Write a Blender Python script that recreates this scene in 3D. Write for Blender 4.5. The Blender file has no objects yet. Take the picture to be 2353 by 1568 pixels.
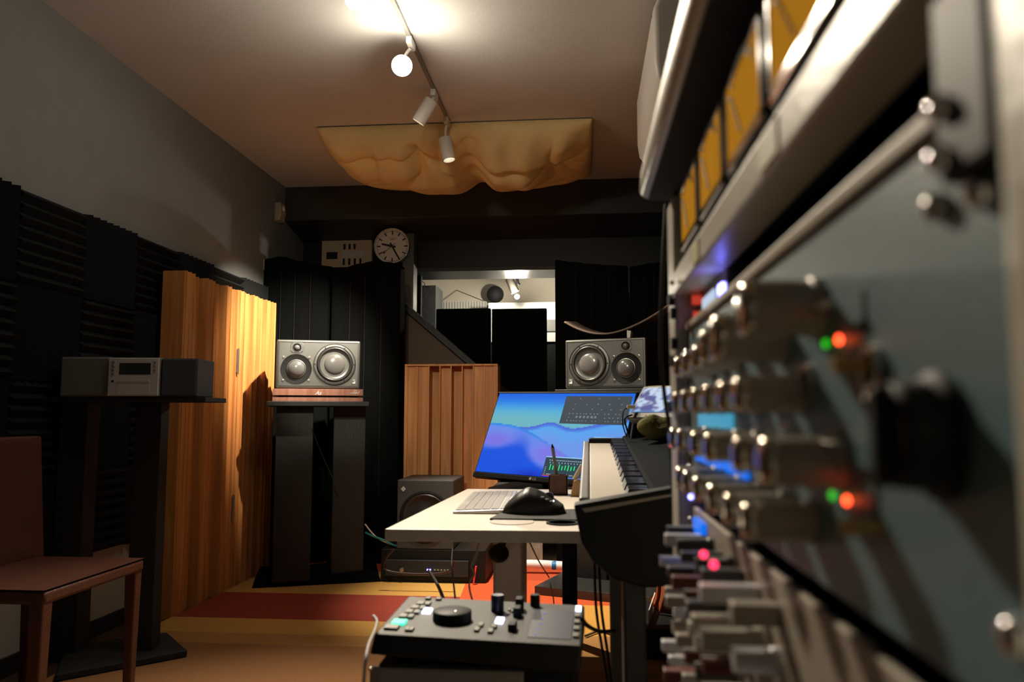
import bpy, math, random
import numpy as np
from mathutils import Vector, Matrix, noise
random.seed(7)
SC = bpy.context.scene
COL = SC.collection
PI = math.pi

# ------------------------------------------------------------------ camera
PW, PH, FPX = 2353.0, 1568.0, 1800.0
VPX, VPY, EYE = 1339.0, 955.0, 0.92
YAW, PITCH = math.radians(-5.13555), math.radians(5.42681)
_f = Vector((math.sin(YAW)*math.cos(PITCH), math.cos(YAW)*math.cos(PITCH), math.sin(PITCH)))
_r = Vector((math.cos(YAW), -math.sin(YAW), 0))
_u = _r.cross(_f)
CAMP = Vector((0, 0, EYE))
def at(px, py, Y=None, Z=None, X=None):
    """point of the room seen at a photograph pixel, on a plane of constant Y, Z or X"""
    d = _r*((px-PW/2)/FPX) - _u*((py-PH/2)/FPX) + _f
    t = Y/d.y if Y is not None else ((Z-EYE)/d.z if Z is not None else X/d.x)
    return CAMP + d*t
cd = bpy.data.cameras.new('camera')
cd.sensor_width = 36.0
cd.lens = 36.0*FPX/PW
cd.clip_start = 0.01
cd.dof.use_dof = True
cd.dof.focus_distance = 4.0
cd.dof.aperture_fstop = (cd.lens/1000)/0.0042
cam = bpy.data.objects.new('camera', cd)
COL.objects.link(cam)
cam.matrix_world = Matrix(((_r.x, _u.x, -_f.x, 0), (_r.y, _u.y, -_f.y, 0), (_r.z, _u.z, -_f.z, EYE), (0, 0, 0, 1)))
SC.camera = cam
SC.view_settings.view_transform = 'Standard'
SC.view_settings.look = 'None'
SC.view_settings.gamma = 1
SC.view_settings.use_curve_mapping = False
SC.view_settings.exposure = 0.0
w = bpy.data.worlds.new('world'); SC.world = w; w.use_nodes = True
w.node_tree.nodes['Background'].inputs[0].default_value = (0.9, 0.95, 1, 1)
w.node_tree.nodes['Background'].inputs[1].default_value = 0.0
WARM = (1.0, 0.86, 0.66)
LIGHTS = dict(A=5.0, B=7.0, A_spot=190, B_spot=190, C=780.0, D=320.0, R2=22.0, E=150.0, F=130.0)

# ------------------------------------------------------------------ materials
MATS = {}
def mat(name, col=(.5, .5, .5), rough=.5, metal=0.0, bump=0.0, bscale=60, var=0.0, vscale=8, emis=None, es=1.0, spec=None, coat=0.0, stretch=None, alpha=None):
    if name in MATS: return MATS[name]
    m = bpy.data.materials.new(name); m.use_nodes = True
    nt = m.node_tree; b = nt.nodes['Principled BSDF']
    b.inputs['Base Color'].default_value = (*col, 1)
    b.inputs['Roughness'].default_value = rough
    b.inputs['Metallic'].default_value = metal
    if spec is not None: b.inputs['Specular IOR Level'].default_value = spec
    if coat: b.inputs['Coat Weight'].default_value = coat; b.inputs['Coat Roughness'].default_value = .15
    tc = nt.nodes.new('ShaderNodeTexCoord')
    src = tc.outputs['Object']
    if stretch:
        mp = nt.nodes.new('ShaderNodeMapping'); mp.inputs['Scale'].default_value = stretch
        nt.links.new(src, mp.inputs[0]); src = mp.outputs[0]
    if var:
        n = nt.nodes.new('ShaderNodeTexNoise'); n.inputs['Scale'].default_value = vscale; n.inputs['Detail'].default_value = 5
        nt.links.new(src, n.inputs['Vector'])
        r = nt.nodes.new('ShaderNodeValToRGB')
        r.color_ramp.elements[0].position = .3; r.color_ramp.elements[1].position = .7
        r.color_ramp.elements[0].color = (*[c*(1-var) for c in col], 1)
        r.color_ramp.elements[1].color = (*[min(1, c*(1+var)) for c in col], 1)
        nt.links.new(n.outputs['Fac'], r.inputs[0]); nt.links.new(r.outputs[0], b.inputs['Base Color'])
    if bump:
        n2 = nt.nodes.new('ShaderNodeTexNoise'); n2.inputs['Scale'].default_value = bscale; n2.inputs['Detail'].default_value = 3
        nt.links.new(src, n2.inputs['Vector'])
        bp = nt.nodes.new('ShaderNodeBump'); bp.inputs['Strength'].default_value = bump; bp.inputs['Distance'].default_value = .01
        nt.links.new(n2.outputs['Fac'], bp.inputs['Height']); nt.links.new(bp.outputs[0], b.inputs['Normal'])
    if emis:
        b.inputs['Emission Color'].default_value = (*emis, 1); b.inputs['Emission Strength'].default_value = es
    MATS[name] = m
    return m
def wood(name, c1, c2, rough=.45, scale=3.0):
    if name in MATS: return MATS[name]
    m = bpy.data.materials.new(name); m.use_nodes = True
    nt = m.node_tree; b = nt.nodes['Principled BSDF']; b.inputs['Roughness'].default_value = rough
    tc = nt.nodes.new('ShaderNodeTexCoord'); mp = nt.nodes.new('ShaderNodeMapping')
    mp.inputs['Scale'].default_value = (11, 11, .55); nt.links.new(tc.outputs['Object'], mp.inputs[0])
    n = nt.nodes.new('ShaderNodeTexNoise'); n.inputs['Scale'].default_value = scale; n.inputs['Detail'].default_value = 8; n.inputs['Distortion'].default_value = .6
    nt.links.new(mp.outputs[0], n.inputs['Vector'])
    r = nt.nodes.new('ShaderNodeValToRGB'); r.color_ramp.elements[0].position = .32; r.color_ramp.elements[1].position = .68
    r.color_ramp.elements[0].color = (*c1, 1); r.color_ramp.elements[1].color = (*c2, 1)
    nt.links.new(n.outputs['Fac'], r.inputs[0]); nt.links.new(r.outputs[0], b.inputs['Base Color'])
    bp = nt.nodes.new('ShaderNodeBump'); bp.inputs['Strength'].default_value = .12; bp.inputs['Distance'].default_value = .004
    nt.links.new(n.outputs['Fac'], bp.inputs['Height']); nt.links.new(bp.outputs[0], b.inputs['Normal'])
    MATS[name] = m; return m

M_ceil = mat('ceiling_paint', (.64, .645, .645), .9, bump=.08, bscale=90, var=.05, vscale=2)
M_wall = mat('grey_wall_paint', (.20, .205, .205), .85, bump=.1, bscale=120, var=.04)
M_wallw = mat('pale_wall_paint', (.40, .40, .36), .8, bump=.08)
M_bwall = mat('black_wall_paint', (.012, .013, .014), .6, bump=.15, bscale=80)
M_gloss = mat('black_gloss_woodwork', (.03, .029, .027), .33, bump=.35, bscale=220)
M_floor = mat('dark_floorboards', (.09, .05, .03), .4, var=.3)
M_black = mat('black_plastic', (.0065, .007, .0075), .55, spec=.25)
M_blackm = mat('matt_black', (.012, .013, .014), .75, bump=.2, bscale=200)
M_fab = mat('black_fabric', (.0035, .004, .0042), .97, bump=.3, bscale=300, spec=.03)
M_foam = mat('acoustic_foam', (.009, .0105, .0115), .95, bump=.4, bscale=250, spec=.2)
M_dif = wood('diffuser_pine', (.40, .155, .045), (.62, .275, .085), .45)
M_dif2 = wood('diffuser_pine_brown', (.50, .22, .07), (.74, .36, .13), .5)
M_stand = mat('stand_black_ash', (.009, .010, .010), .5, bump=.15, bscale=150, stretch=(1, 1, .1))
M_baf = mat('speaker_baffle_grey', (.17, .175, .17), .36, metal=.8, bump=.1, bscale=700)
M_cab = mat('speaker_cabinet', (.02, .017, .015), .4, bump=.1, bscale=200)
M_cab2 = wood('speaker_side_veneer', (.022, .013, .009), (.045, .026, .018), .5)
M_rub = mat('rubber', (.02, .02, .02), .35)
M_cone = mat('driver_cone', (.16, .16, .16), .28, metal=.5)
M_dome = mat('glossy_dome', (.11, .11, .11), .22, coat=.5)
M_chrome = mat('chrome', (.75, .75, .75), .12, metal=1)
M_steel = mat('brushed_steel', (.45, .44, .42), .3, metal=.9)
M_iso = wood('isolator_wood', (.25, .10, .065), (.36, .17, .12), .5)
M_white = mat('white_plastic', (.75, .73, .70), .4)
M_ink = mat('white_print', (.85, .85, .82), .6)
M_dark = mat('black_print', (.01, .01, .012), .6)
M_cloth = mat('tan_canvas', (.86, .69, .34), .9, bump=.35, bscale=260, var=.07, vscale=3)
M_desk = mat('desk_laminate', (.66, .60, .52), .42, bump=.05, bscale=400, var=.06, vscale=120)
M_leg = mat('desk_leg_grey', (.62, .60, .56), .4, metal=.3)
M_leath = mat('brown_leather', (.085, .030, .018), .42, bump=.25, bscale=180, var=.15, vscale=20)
M_hifi = mat('hifi_grey', (.17, .178, .17), .6, bump=.2, bscale=400)
M_hifid = mat('hifi_dark_grille', (.06, .065, .078), .8, bump=.3, bscale=500)
M_silver = mat('hifi_silver', (.66, .67, .70), .4, metal=.2)
M_lcd = mat('dead_lcd', (.02, .03, .03), .15)
M_cream = mat('cream_enamel', (.60, .56, .46), .38, bump=.05, bscale=100)
M_teal = mat('slate_enamel', (.13, .225, .25), .42, bump=.12, bscale=500)
M_tan = mat('tan_anodised', (.46, .40, .32), .5, metal=.1, bump=.1, bscale=400)
M_knobg = mat('knob_grey_brown', (.42, .38, .31), .45, metal=.15)
M_knoba = mat('knob_alloy', (.62, .57, .47), .14, metal=1)
M_keyw = mat('ivory_keys', (.72, .66, .58), .35)
M_keyb = mat('black_keys', (.02, .025, .04), .16, spec=1.0)
M_sil2 = mat('silver_grey_plastic', (.26, .26, .26), .4)
M_beige = mat('beige_enamel', (.86, .69, .46), .55)
M_olive = mat('olive_cotton', (.12, .11, .03), .95, bump=.4)
M_orange = mat('orange_strap', (.75, .14, .02), .6)
M_amber = mat('amber_meter_dial', (.16, .085, .008), .8, emis=(1, .42, .03), es=.30, var=.35, vscale=40, spec=.0)
M_glass = mat('meter_glass', (.9, .9, .9), .05)
M_ochre = mat('ochre_cap', (.62, .38, .13), .4)
M_brownp = wood('dark_brown_wood', (.05, .018, .010), (.09, .034, .018), .5)
M_brnf = mat('brown_hessian', (.17, .12, .09), .95, bump=.5, bscale=300)
M_bottle = mat('white_polymer_pipe', (.8, .8, .82), .35)
def emi(name, col, s): return mat(name, (.02, .02, .02), .4, emis=col, es=s)
E_red = emi('red_led', (1, .07, .02), 7); E_green = emi('green_led', (.02, .45, .01), 1.8)
E_blue = emi('blue_led', (.16, .16, 1), 14); E_pink = emi('pink_red_led', (1, .03, .10), 3)
E_white = emi('white_button_lamp', (.66, .70, 1), 4); E_teal = emi('turquoise_button_lamp', (.04, .80, .45), 1.6)
E_glowb = emi('blue_glow_strip', (.0, .16, .85), 1.0); E_glowt = emi('teal_glow_strip', (.05, .33, .50), .9)  # emissive blues for the glow strips on the rack faceplates
E_dispw = emi('pale_display', (.50, .62, .78), 1.0)
E_bulb = emi('lamp_glow', (1.0, .93, .74), 15); E_bulb2 = emi('lamp_glow_far', (1.0, .95, .80), 80)

# ------------------------------------------------------------------ mesh helpers
class MB:
    def __init__(s): s.v = []; s.f = []
    def add(s, vs, fs, M=None):
        o = len(s.v)
        for p in vs:
            p = Vector(p)
            s.v.append(M @ p if M else p)
        s.f += [tuple(i+o for i in f) for f in fs]; return s
    def box(s, x0, x1, y0, y1, z0, z1, M=None):
        vs = [(x0, y0, z0), (x1, y0, z0), (x1, y1, z0), (x0, y1, z0), (x0, y0, z1), (x1, y0, z1), (x1, y1, z1), (x0, y1, z1)]
        return s.add(vs, [(0, 3, 2, 1), (4, 5, 6, 7), (0, 1, 5, 4), (1, 2, 6, 5), (2, 3, 7, 6), (3, 0, 4, 7)], M)
    def hexa(s, p):  # 8 points, bottom ring then top ring
        return s.add(p, [(0, 3, 2, 1), (4, 5, 6, 7), (0, 1, 5, 4), (1, 2, 6, 5), (2, 3, 7, 6), (3, 0, 4, 7)])
    def prism(s, poly, d0, d1, axis='y', M=None):
        n = len(poly)
        def P(a, b, d): return {'y': (a, d, b), 'x': (d, a, b), 'z': (a, b, d)}[axis]
        vs = [P(a, b, d0) for a, b in poly]+[P(a, b, d1) for a, b in poly]
        fs = [tuple(range(n)), tuple(range(2*n-1, n-1, -1))]+[(i, i+n, (i+1) % n+n, (i+1) % n) for i in range(n)]
        return s.add(vs, fs, M)
    def lathe(s, prof, org=(0, 0, 0), ax=(0, 0, 1), n=32, cap=True):
        a = Vector(ax).normalized(); t = Vector((0, 0, 1)) if abs(a.z) < .9 else Vector((1, 0, 0))
        e1 = a.cross(t).normalized(); e2 = a.cross(e1); o = Vector(org)
        vs = []; fs = []
        for r, h in prof:
            for i in range(n):
                th = 2*PI*i/n
                vs.append(o+a*h+(e1*math.cos(th)+e2*math.sin(th))*max(r, 1e-5))
        for k in range(len(prof)-1):
            for i in range(n):
                j = (i+1) % n
                fs.append((k*n+i, k*n+j, (k+1)*n+j, (k+1)*n+i))
        if cap:
            fs.append(tuple(range(n))); fs.append(tuple((len(prof)-1)*n+i for i in reversed(range(n))))
        return s.add(vs, fs)
    def cyl(s, p0, p1, r, r1=None, n=20):
        p0, p1 = Vector(p0), Vector(p1)
        return s.lathe([(r, 0), (r if r1 is None else r1, (p1-p0).length)], p0, p1-p0, n)
    def sphere(s, c, r, n=20, m=12, sc=(1, 1, 1)):
        c = Vector(c); vs = []; fs = []
        for k in range(m+1):
            ph = PI*k/m
            for i in range(n):
                th = 2*PI*i/n
                vs.append(c+Vector((r*sc[0]*max(math.sin(ph), 1e-4)*math.cos(th), r*sc[1]*max(math.sin(ph), 1e-4)*math.sin(th), r*sc[2]*math.cos(ph))))
        for k in range(m):
            for i in range(n):
                j = (i+1) % n; fs.append((k*n+i, (k+1)*n+i, (k+1)*n+j, k*n+j))
        return s.add(vs, fs)
    def tube(s, pts, r, n=8, sub=6):
        P = [Vector(p) for p in pts]
        if len(P) > 2:
            Q = []
            for i in range(len(P)-1):
                a = P[max(i-1, 0)]; b = P[i]; c = P[i+1]; d = P[min(i+2, len(P)-1)]
                for k in range(sub):
                    t = k/sub
                    Q.append(.5*((2*b)+(c-a)*t+(2*a-5*b+4*c-d)*t*t+(3*b-a-3*c+d)*t**3))
            Q.append(P[-1]); P = Q
        vs = []; fs = []; e1 = None
        for i, p in enumerate(P):
            d = (P[min(i+1, len(P)-1)]-P[max(i-1, 0)]).normalized()
            if e1 is None:
                t = Vector((0, 0, 1)) if abs(d.z) < .9 else Vector((1, 0, 0)); e1 = d.cross(t).normalized()
            e1 = (e1-d*e1.dot(d)).normalized(); e2 = d.cross(e1)
            for k in range(n):
                th = 2*PI*k/n; vs.append(p+(e1*math.cos(th)+e2*math.sin(th))*r)
        for i in range(len(P)-1):
            for k in range(n):
                j = (k+1) % n; fs.append((i*n+k, i*n+j, (i+1)*n+j, (i+1)*n+k))
        fs.append(tuple(range(n))[::-1]); fs.append(tuple((len(P)-1)*n+k for k in range(n)))
        return s.add(vs, fs)
    def grid(s, fn, nu, nv, close=False):
        vs = [fn(i/nu, j/nv) for j in range(nv+1) for i in range(nu+1)]
        fs = [(j*(nu+1)+i, j*(nu+1)+i+1, (j+1)*(nu+1)+i+1, (j+1)*(nu+1)+i) for j in range(nv) for i in range(nu)]
        return s.add(vs, fs)

WM = {}   # world matrices of things and parts
def thing(name, label, cat, loc=(0, 0, 0), rz=0.0, group=None, R=None):
    o = bpy.data.objects.new(name, None); o.empty_display_size = .05; COL.objects.link(o)
    M = Matrix.Translation(Vector(loc)) @ (R.to_4x4() if R is not None else Matrix.Rotation(rz, 4, 'Z'))
    o.matrix_world = M; WM[o.name] = M
    o['label'] = label; o['category'] = cat
    if group: o['group'] = group
    return o
def obj(name, mb, m, parent=None, W=False, bevel=0.0, smooth=0, label=None, segs=2, flip=False):
    me = bpy.data.meshes.new(name)
    vs = mb.v
    if W and parent is not None:
        I = WM[parent.name].inverted(); vs = [I @ p for p in vs]
    me.from_pydata([tuple(p) for p in vs], [], mb.f); me.validate(); me.update()
    import bmesh
    bm = bmesh.new(); bm.from_mesh(me); bmesh.ops.recalc_face_normals(bm, faces=bm.faces); bm.to_mesh(me); bm.free()
    me.materials.append(m)
    o = bpy.data.objects.new(name, me); COL.objects.link(o)
    if parent is not None:
        o.parent = parent; WM[o.name] = WM[parent.name]
    else: WM[o.name] = Matrix.Identity(4)
    if smooth:
        me.polygons.foreach_set('use_smooth', [True]*len(me.polygons)); me.set_sharp_from_angle(angle=math.radians(smooth))
    if bevel:
        b = o.modifiers.new('bevel', 'BEVEL'); b.width = bevel; b.segments = segs; b.limit_method = 'ANGLE'; b.angle_limit = math.radians(40)
    if label: o['label'] = label
    return o
def tag(o, label, cat, group=None):
    o['label'] = label; o['category'] = cat
    if group: o['group'] = group
    return o
def struct(name, mb, m, parent=None, **k):
    o = obj(name, mb, m, parent, **k)
    if parent is None: o['kind'] = 'structure'
    return o
def text(name, s, size, m, parent, M, depth=.0006, align='CENTER', shear=0):
    c = bpy.data.curves.new(name, 'FONT'); c.body = s; c.size = size; c.extrude = depth/2; c.align_x = align; c.shear = shear
    t = bpy.data.objects.new('tmp', c); COL.objects.link(t)
    bpy.context.view_layer.update()
    me = bpy.data.meshes.new_from_object(t.evaluated_get(bpy.context.evaluated_depsgraph_get()))
    bpy.data.objects.remove(t); me.transform(M); me.materials.clear(); me.materials.append(m); me.name = name
    o = bpy.data.objects.new(name, me); COL.objects.link(o); o.parent = parent; WM[o.name] = WM[parent.name]
    return o
FRONT = Matrix.Rotation(PI/2, 4, 'X')      # text lying in XY -> standing, read from -Y
def copy_thing(src, loc, rz, label=None):
    r = src.copy(); COL.objects.link(r)
    r.matrix_world = Matrix.Translation(Vector(loc)) @ Matrix.Rotation(rz, 4, 'Z'); WM[r.name] = r.matrix_world.copy()
    if label: r['label'] = label
    def rec(a, b):
        for ch in list(a.children):
            c = ch.copy(); COL.objects.link(c); c.parent = b; WM[c.name] = WM[r.name]; rec(ch, c)
    rec(src, r); return r
def light(name, kind, loc, energy, col=WARM, size=.03, target=None, spot=60, blend=.5, parent=None):
    l = bpy.data.lights.new(name, kind); l.energy = energy; l.color = col
    if kind in ('POINT', 'SPOT'): l.shadow_soft_size = size
    if kind == 'SPOT': l.spot_size = math.radians(spot); l.spot_blend = blend
    o = bpy.data.objects.new(name, l); COL.objects.link(o)
    M = Matrix.Translation(Vector(loc))
    if target is not None: M = M @ (Vector(target)-Vector(loc)).to_track_quat('-Z', 'Y').to_matrix().to_4x4()
    if parent is not None: o.parent = parent; o.matrix_local = WM[parent.name].inverted() @ M
    else: o.matrix_world = M
    return o

# ------------------------------------------------------------------ the room shell
XL, XR, YB, YF, HC = -2.046, .60, 5.54, -1.2, 2.5
struct('floor', MB().box(XL-.1, XR+.1, YF, 6.9, -.05, 0), M_floor)
struct('ceiling', MB().box(XL-.1, XR+.1, YF, 6.9, HC, HC+.05), M_ceil)
struct('wall_left', MB().box(XL-.1, XL, YF, 6.9, 0, HC), M_wall)
struct('wall_right', MB().box(XR, XR+.1, YF, 6.9, 0, HC), M_bwall)
struct('wall_front', MB().box(XL, XR, YF-.1, YF, 0, HC), M_wall)
struct('baseboard_left', MB().box(XL, XL+.015, YF, YB, 0, .07), M_blackm, bevel=.004)
WX0, WX1 = -1.22, -.02       # opening into the next room
WZ0, WZ1 = .45, 1.985
wb = MB()
wb.box(XL, WX0, YB, YB+.3, 0, HC).box(WX1, XR, YB, YB+.3, 0, HC).box(WX0, WX1, YB, YB+.3, WZ1, HC).box(WX0, WX1, YB, YB+.3, 0, WZ0)
struct('wall_back', wb, M_bwall)
# beam (front face, sloping underside)
struct('trim_beam', MB().prism([(5.16, HC), (5.16, 2.262), (5.54, 2.185), (5.54, HC)], XL, XR, 'x'), mat('black_beam', (.045, .046, .044), .5, bump=.2, bscale=60), bevel=.006)
# lining of the opening and the standing post
fr = MB(); fr.box(WX0, WX1, YB-.03, YB+.32, WZ1-.03, WZ1)
struct('trim_lintel', fr, M_gloss, bevel=.003)
p0 = at(925, 700, Y=5.36).x; p1 = at(951, 700, Y=5.36).x
struct('trim_post', MB().box(p0, p1, 5.34, 5.46, 0, 2.2), mat('worn_grey_gloss', (.12, .118, .11), .35, bump=.4, bscale=120, stretch=(4, 4, .4)), bevel=.004)
struct('trim_sill', MB().box(WX0, WX1, YB-.04, YB+.3, WZ0-.03, WZ0), M_gloss, bevel=.003)
wn = struct('window_1', MB().box(WX0, WX0+.03, YB+.14, YB+.18, WZ0, WZ1-.03).box(WX1-.03, WX1, YB+.14, YB+.18, WZ0, WZ1-.03), M_black)
# ---- next room
struct('wall_next_room', MB().box(XL, XR, 6.75, 6.85, 0, HC), mat('next_room_paint', (.62, .56, .46), .85, bump=.05))

# rug
def rug():
    nu, nv = 60, 110
    x0, x1, y0, y1 = -1.86, .58, 1.2, 4.95
    m = bpy.data.materials.new('striped_rug'); m.use_nodes = True; nt = m.node_tree; b = nt.nodes['Principled BSDF']
    b.inputs['Roughness'].default_value = .95
    vc = nt.nodes.new('ShaderNodeAttribute'); vc.attribute_name = 'pile'
    tc = nt.nodes.new('ShaderNodeTexCoord')
    n = nt.nodes.new('ShaderNodeTexNoise'); n.inputs['Scale'].default_value = 140; n.inputs['Detail'].default_value = 4
    nt.links.new(tc.outputs['Object'], n.inputs['Vector'])
    mx = nt.nodes.new('ShaderNodeMix'); mx.data_type = 'RGBA'; mx.blend_type = 'MULTIPLY'; mx.inputs[0].default_value = .35
    nt.links.new(vc.outputs['Color'], mx.inputs[6]); nt.links.new(n.outputs['Fac'], mx.inputs[7]); nt.links.new(mx.outputs[2], b.inputs['Base Color'])
    bp = nt.nodes.new('ShaderNodeBump'); bp.inputs['Strength'].default_value = .5; bp.inputs['Distance'].default_value = .006
    nt.links.new(n.outputs['Fac'], bp.inputs['Height']); nt.links.new(bp.outputs[0], b.inputs['Normal'])
    OC = (.66, .36, .085); RD = (.34, .045, .022); TN = (.50, .25, .075); BR = (.36, .17, .065); OR = (.72, .105, .025); OR2 = (.60, .08, .02); YL = (.75, .38, .07)
    me = bpy.data.meshes.new('striped_rug'); vs = []; fs = []; cols = []
    # stripes: list of (y0,y1,colour) left block and right block, boundary runs slightly askew
    left = [(0, 2.3, BR), (2.3, 3.12, TN), (3.12, 3.50, OC), (3.50, 4.0, RD), (4.0, 4.60, OC), (4.60, 5.1, OR2)]
    right = [(0, 2.9, BR), (2.9, 3.35, TN), (3.35, 3.88, YL), (3.88, 4.1, OR), (4.1, 4.42, OR), (4.42, 5.1, OR2)]
    left[0] = (0, 3.12, BR); left[1] = (3.12, 3.27, TN); left[2] = (3.27, 3.50, OC)
    def quad(xa, xb, xc, xd, ya, yb, c):
        o = len(vs); vs.extend([(xa, ya, .012), (xb, ya, .012), (xd, yb, .012), (xc, yb, .012)]); fs.append((o, o+1, o+2, o+3)); cols.extend([(*c, 1)]*4)
    def bx_(y): return -.62-.035*(y-4)*2
    for ya, yb, c in left:
        ya, yb = max(ya, y0), min(yb, y1); quad(x0, bx_(ya), x0, bx_(yb), ya, yb, c)
    for ya, yb, c in right:
        ya, yb = max(ya, y0), min(yb, y1); quad(bx_(ya), x1, bx_(yb), x1, ya, yb, c)
    o = len(vs); vs.extend([(x0, y0, 0.001), (x1, y0, 0.001), (x1, y0, .012), (x0, y0, .012), (x0, y1, 0.001), (x0, y1, .012)])
    fs.append((o, o+1, o+2, o+3)); cols.extend([(*BR, 1)]*4); fs.append((o, o+3, o+5, o+4)); cols.extend([(*BR, 1)]*4)
    me.from_pydata(vs, [], fs); a = me.color_attributes.new('pile', 'FLOAT_COLOR', 'CORNER')
    for i, c in enumerate(cols): a.data[i].color = c
    me.materials.append(m); ob = bpy.data.objects.new('rug', me); COL.objects.link(ob)
    tag(ob, 'rug with broad stripes of ochre, dark red, orange and brown on the floor', 'rug')
rug()

# ------------------------------------------------------------------ acoustic foam on the left wall
TS = .371
def foam_tile(vert):
    n = 8; mb = MB(); d = .05; s = TS-.002; poly = [(0, 0)]
    for i in range(n):
        poly += [(s*(i+.5)/n, d), (s*(i+1)/n, .018)]
    poly[0] = (0, .018); poly = [(0, 0)]+poly+[(s, 0)]
    if vert: mb.prism([(a, b) for a, b in poly], 0, s, 'z')        # ridges vertical: profile in (along,out)
    else:
        vs = []
        k = len(poly)
        for xx in (0, s):
            vs += [(xx, b, a) for a, b in poly]
        mb.add(vs, [tuple(range(k)), tuple(range(2*k-1, k-1, -1))]+[(i, i+k, (i+1) % k+k, (i+1) % k) for i in range(k)])
    # local: x along, y out, z up  -> world: x along +Y, y out +X
    R = Matrix(((0, 1, 0, 0), (1, 0, 0, 0), (0, 0, 1, 0), (0, 0, 0, 1)))
    mb.v = [R @ p for p in mb.v]; return mb
ords = ['first', 'second', 'third', 'fourth', 'fifth', 'sixth', 'seventh', 'eighth', 'ninth']
rows = ['top', 'second', 'third', 'lowest']
Yt = 2.968-2*TS
protos = {}
for r in range(4):
    for c in range(7):
        vert = (r+c) % 2 == 0
        if vert not in protos:
            o = obj('foam_tile', foam_tile(vert), M_foam); protos[vert] = o
        else:
            o = protos[vert].copy(); COL.objects.link(o)
        o.location = (XL, Yt+c*TS, 1.742-(r+1)*.347)
        o.scale = (1, 1, .347/TS)
        tag(o, 'black wedge foam tile, %s ridges, %s row, %s from the back corner' % ('upright' if vert else 'level', rows[r], ords[6-c]), 'foam tile', 'foam tiles on the left wall')

# ------------------------------------------------------------------ wooden diffusers
def diffuser(name, label, loc, rz, width, height, depth, wells, m, topboard=False, group=None, panels=1):
    t = thing(name, label, 'diffuser', loc, rz, group)
    n = len(wells); pw = width/n; fin = .007
    mb = MB()
    mb.box(0, width, depth-.012, depth, 0, height)
    for i, d in enumerate(wells):
        mb.box(i*pw, (i+1)*pw, d, depth-.012, 0, height-(.012 if topboard else 0))
    obj('well_block', mb, m, t, bevel=.002)
    fb = MB()
    for i in range(n+1):
        x = i*pw-fin/2; x = min(max(x, 0), width-fin)
        a = wells[min(i, n-1)]; b = wells[max(i-1, 0)]
        fb.box(x, x+fin, -.001 if topboard else min(a, b)-.003, depth-.02, .002, height-(.013 if topboard else -.002))
    obj('fins', fb, m, t)
    obj('side_board', MB().box(-.012, 0, 0, depth, 0, height), m, t, bevel=.002)
    obj('side_board', MB().box(width, width+.012, 0, depth, 0, height), m, t, bevel=.002)
    if topboard:
        obj('top_board', MB().box(-.012, width+.012, -.004, depth, height-.012, height), m, t, bevel=.002)
    return t
w1 = [.0, .004, .085, .03, .090, .0, .008, .085, .03, .075, .0, .065, .02]
w2 = [.0, .05, .012, .035, .0, .045, .01, .03, .0, .025, .0]
d1 = diffuser('wooden_diffuser', 'tall ribbed pine diffuser panel nearer the camera, behind the hi-fi', (-1.858, 3.50, 0), PI/2, .56, 1.60, .11, w1, M_dif, group='pine diffuser panels along the left wall')
d2 = diffuser('wooden_diffuser', 'tall ribbed pine diffuser panel farther away, lit brightly by the spot', (-1.858, 4.085, 0), PI/2, .50, 1.60, .11, w2, M_dif, group='pine diffuser panels along the left wall')
for z0, z1 in ((1.14, 1.28), (.36, .50)):
    obj('hinge', MB().cyl((.57, -.008, z0), (.57, -.008, z1), .006, n=10).box(.562, .578, -.006, .0, z0+.01, z1-.01), M_steel, d1, label='steel hinge pin joining the two panels')
d3 = diffuser('wooden_diffuser', 'low pine diffuser with open wells standing behind the subwoofer', (-1.082, 4.76, 0), 0, .555, 1.235, .16, [.012, .012, .11, .04, .10, .06, .012, .012], M_dif2, topboard=True)

# ------------------------------------------------------------------ black bass traps
def trap(label, x0, x1, y, ztops, thick=.14, rz=0.0, group=None):
    t = thing('bass_trap', label, 'acoustic panel', (x0, y, 0), rz, group)
    wd = x1-x0; nu = 40
    def top(u):
        k = u*(len(ztops)-1); i = min(int(k), len(ztops)-2); f = k-i; f = f*f*(3-2*f); return ztops[i]*(1-f)+ztops[i+1]*f
    mb = MB(); vs = []; fs = []
    nz = 24
    for j in range(nz+1):
        for i in range(nu+1):
            u = i/nu; z = top(u)*j/nz
            b = .012*math.sin(u*PI)**.5+.0015*math.sin(u*PI*8)+.003*noise.noise(Vector((u*6, z*3, x0*5)))
            vs.append((u*wd, -b, z))
    for j in range(nz):
        for i in range(nu):
            a = j*(nu+1)+i; fs.append((a, a+1, a+nu+2, a+nu+1))
    mb.add(vs, fs)
    # rounded top and box back
    vs = []; fs = []
    for k in range(7):
        a = k/6*PI/2
        for i in range(nu+1):
            u = i/nu; vs.append((u*wd, .0+(1-math.cos(a))*thick*.3 if False else math.sin(a)*.0+thick*(k/6), top(u)+.012*math.sin(PI*k/6)))
    for k in range(6):
        for i in range(nu): a = k*(nu+1)+i; fs.append((a, a+1, a+nu+2, a+nu+1))
    mb.add(vs, fs)
    mb.box(0, wd, .015, thick, 0, min(ztops)-.01)
    obj('fabric_cover', mb, M_fab, t, smooth=50)
    s = MB()
    for k in (.28, .5, .74): s.tube([(wd*k, -.014-.003, top(k)*q) for q in (.02, .3, .6, .97)], .0012, 6, 2)
    obj('seam', s, mat('grey_seam', (.008, .008, .009), .9), t)
    return t
trap('black fabric bass trap nearest the left wall, with the high rounded corner', -2.04, -1.615, 4.83, [1.925, 1.94, 1.91, 1.885, 1.87], group='tall black fabric panels')
trap('black fabric bass trap under the clock, beside the standing post', -1.592, -1.150, 4.84, [1.865, 1.865, 1.885, 1.90, 1.895, 1.87], group='tall black fabric panels')
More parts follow.
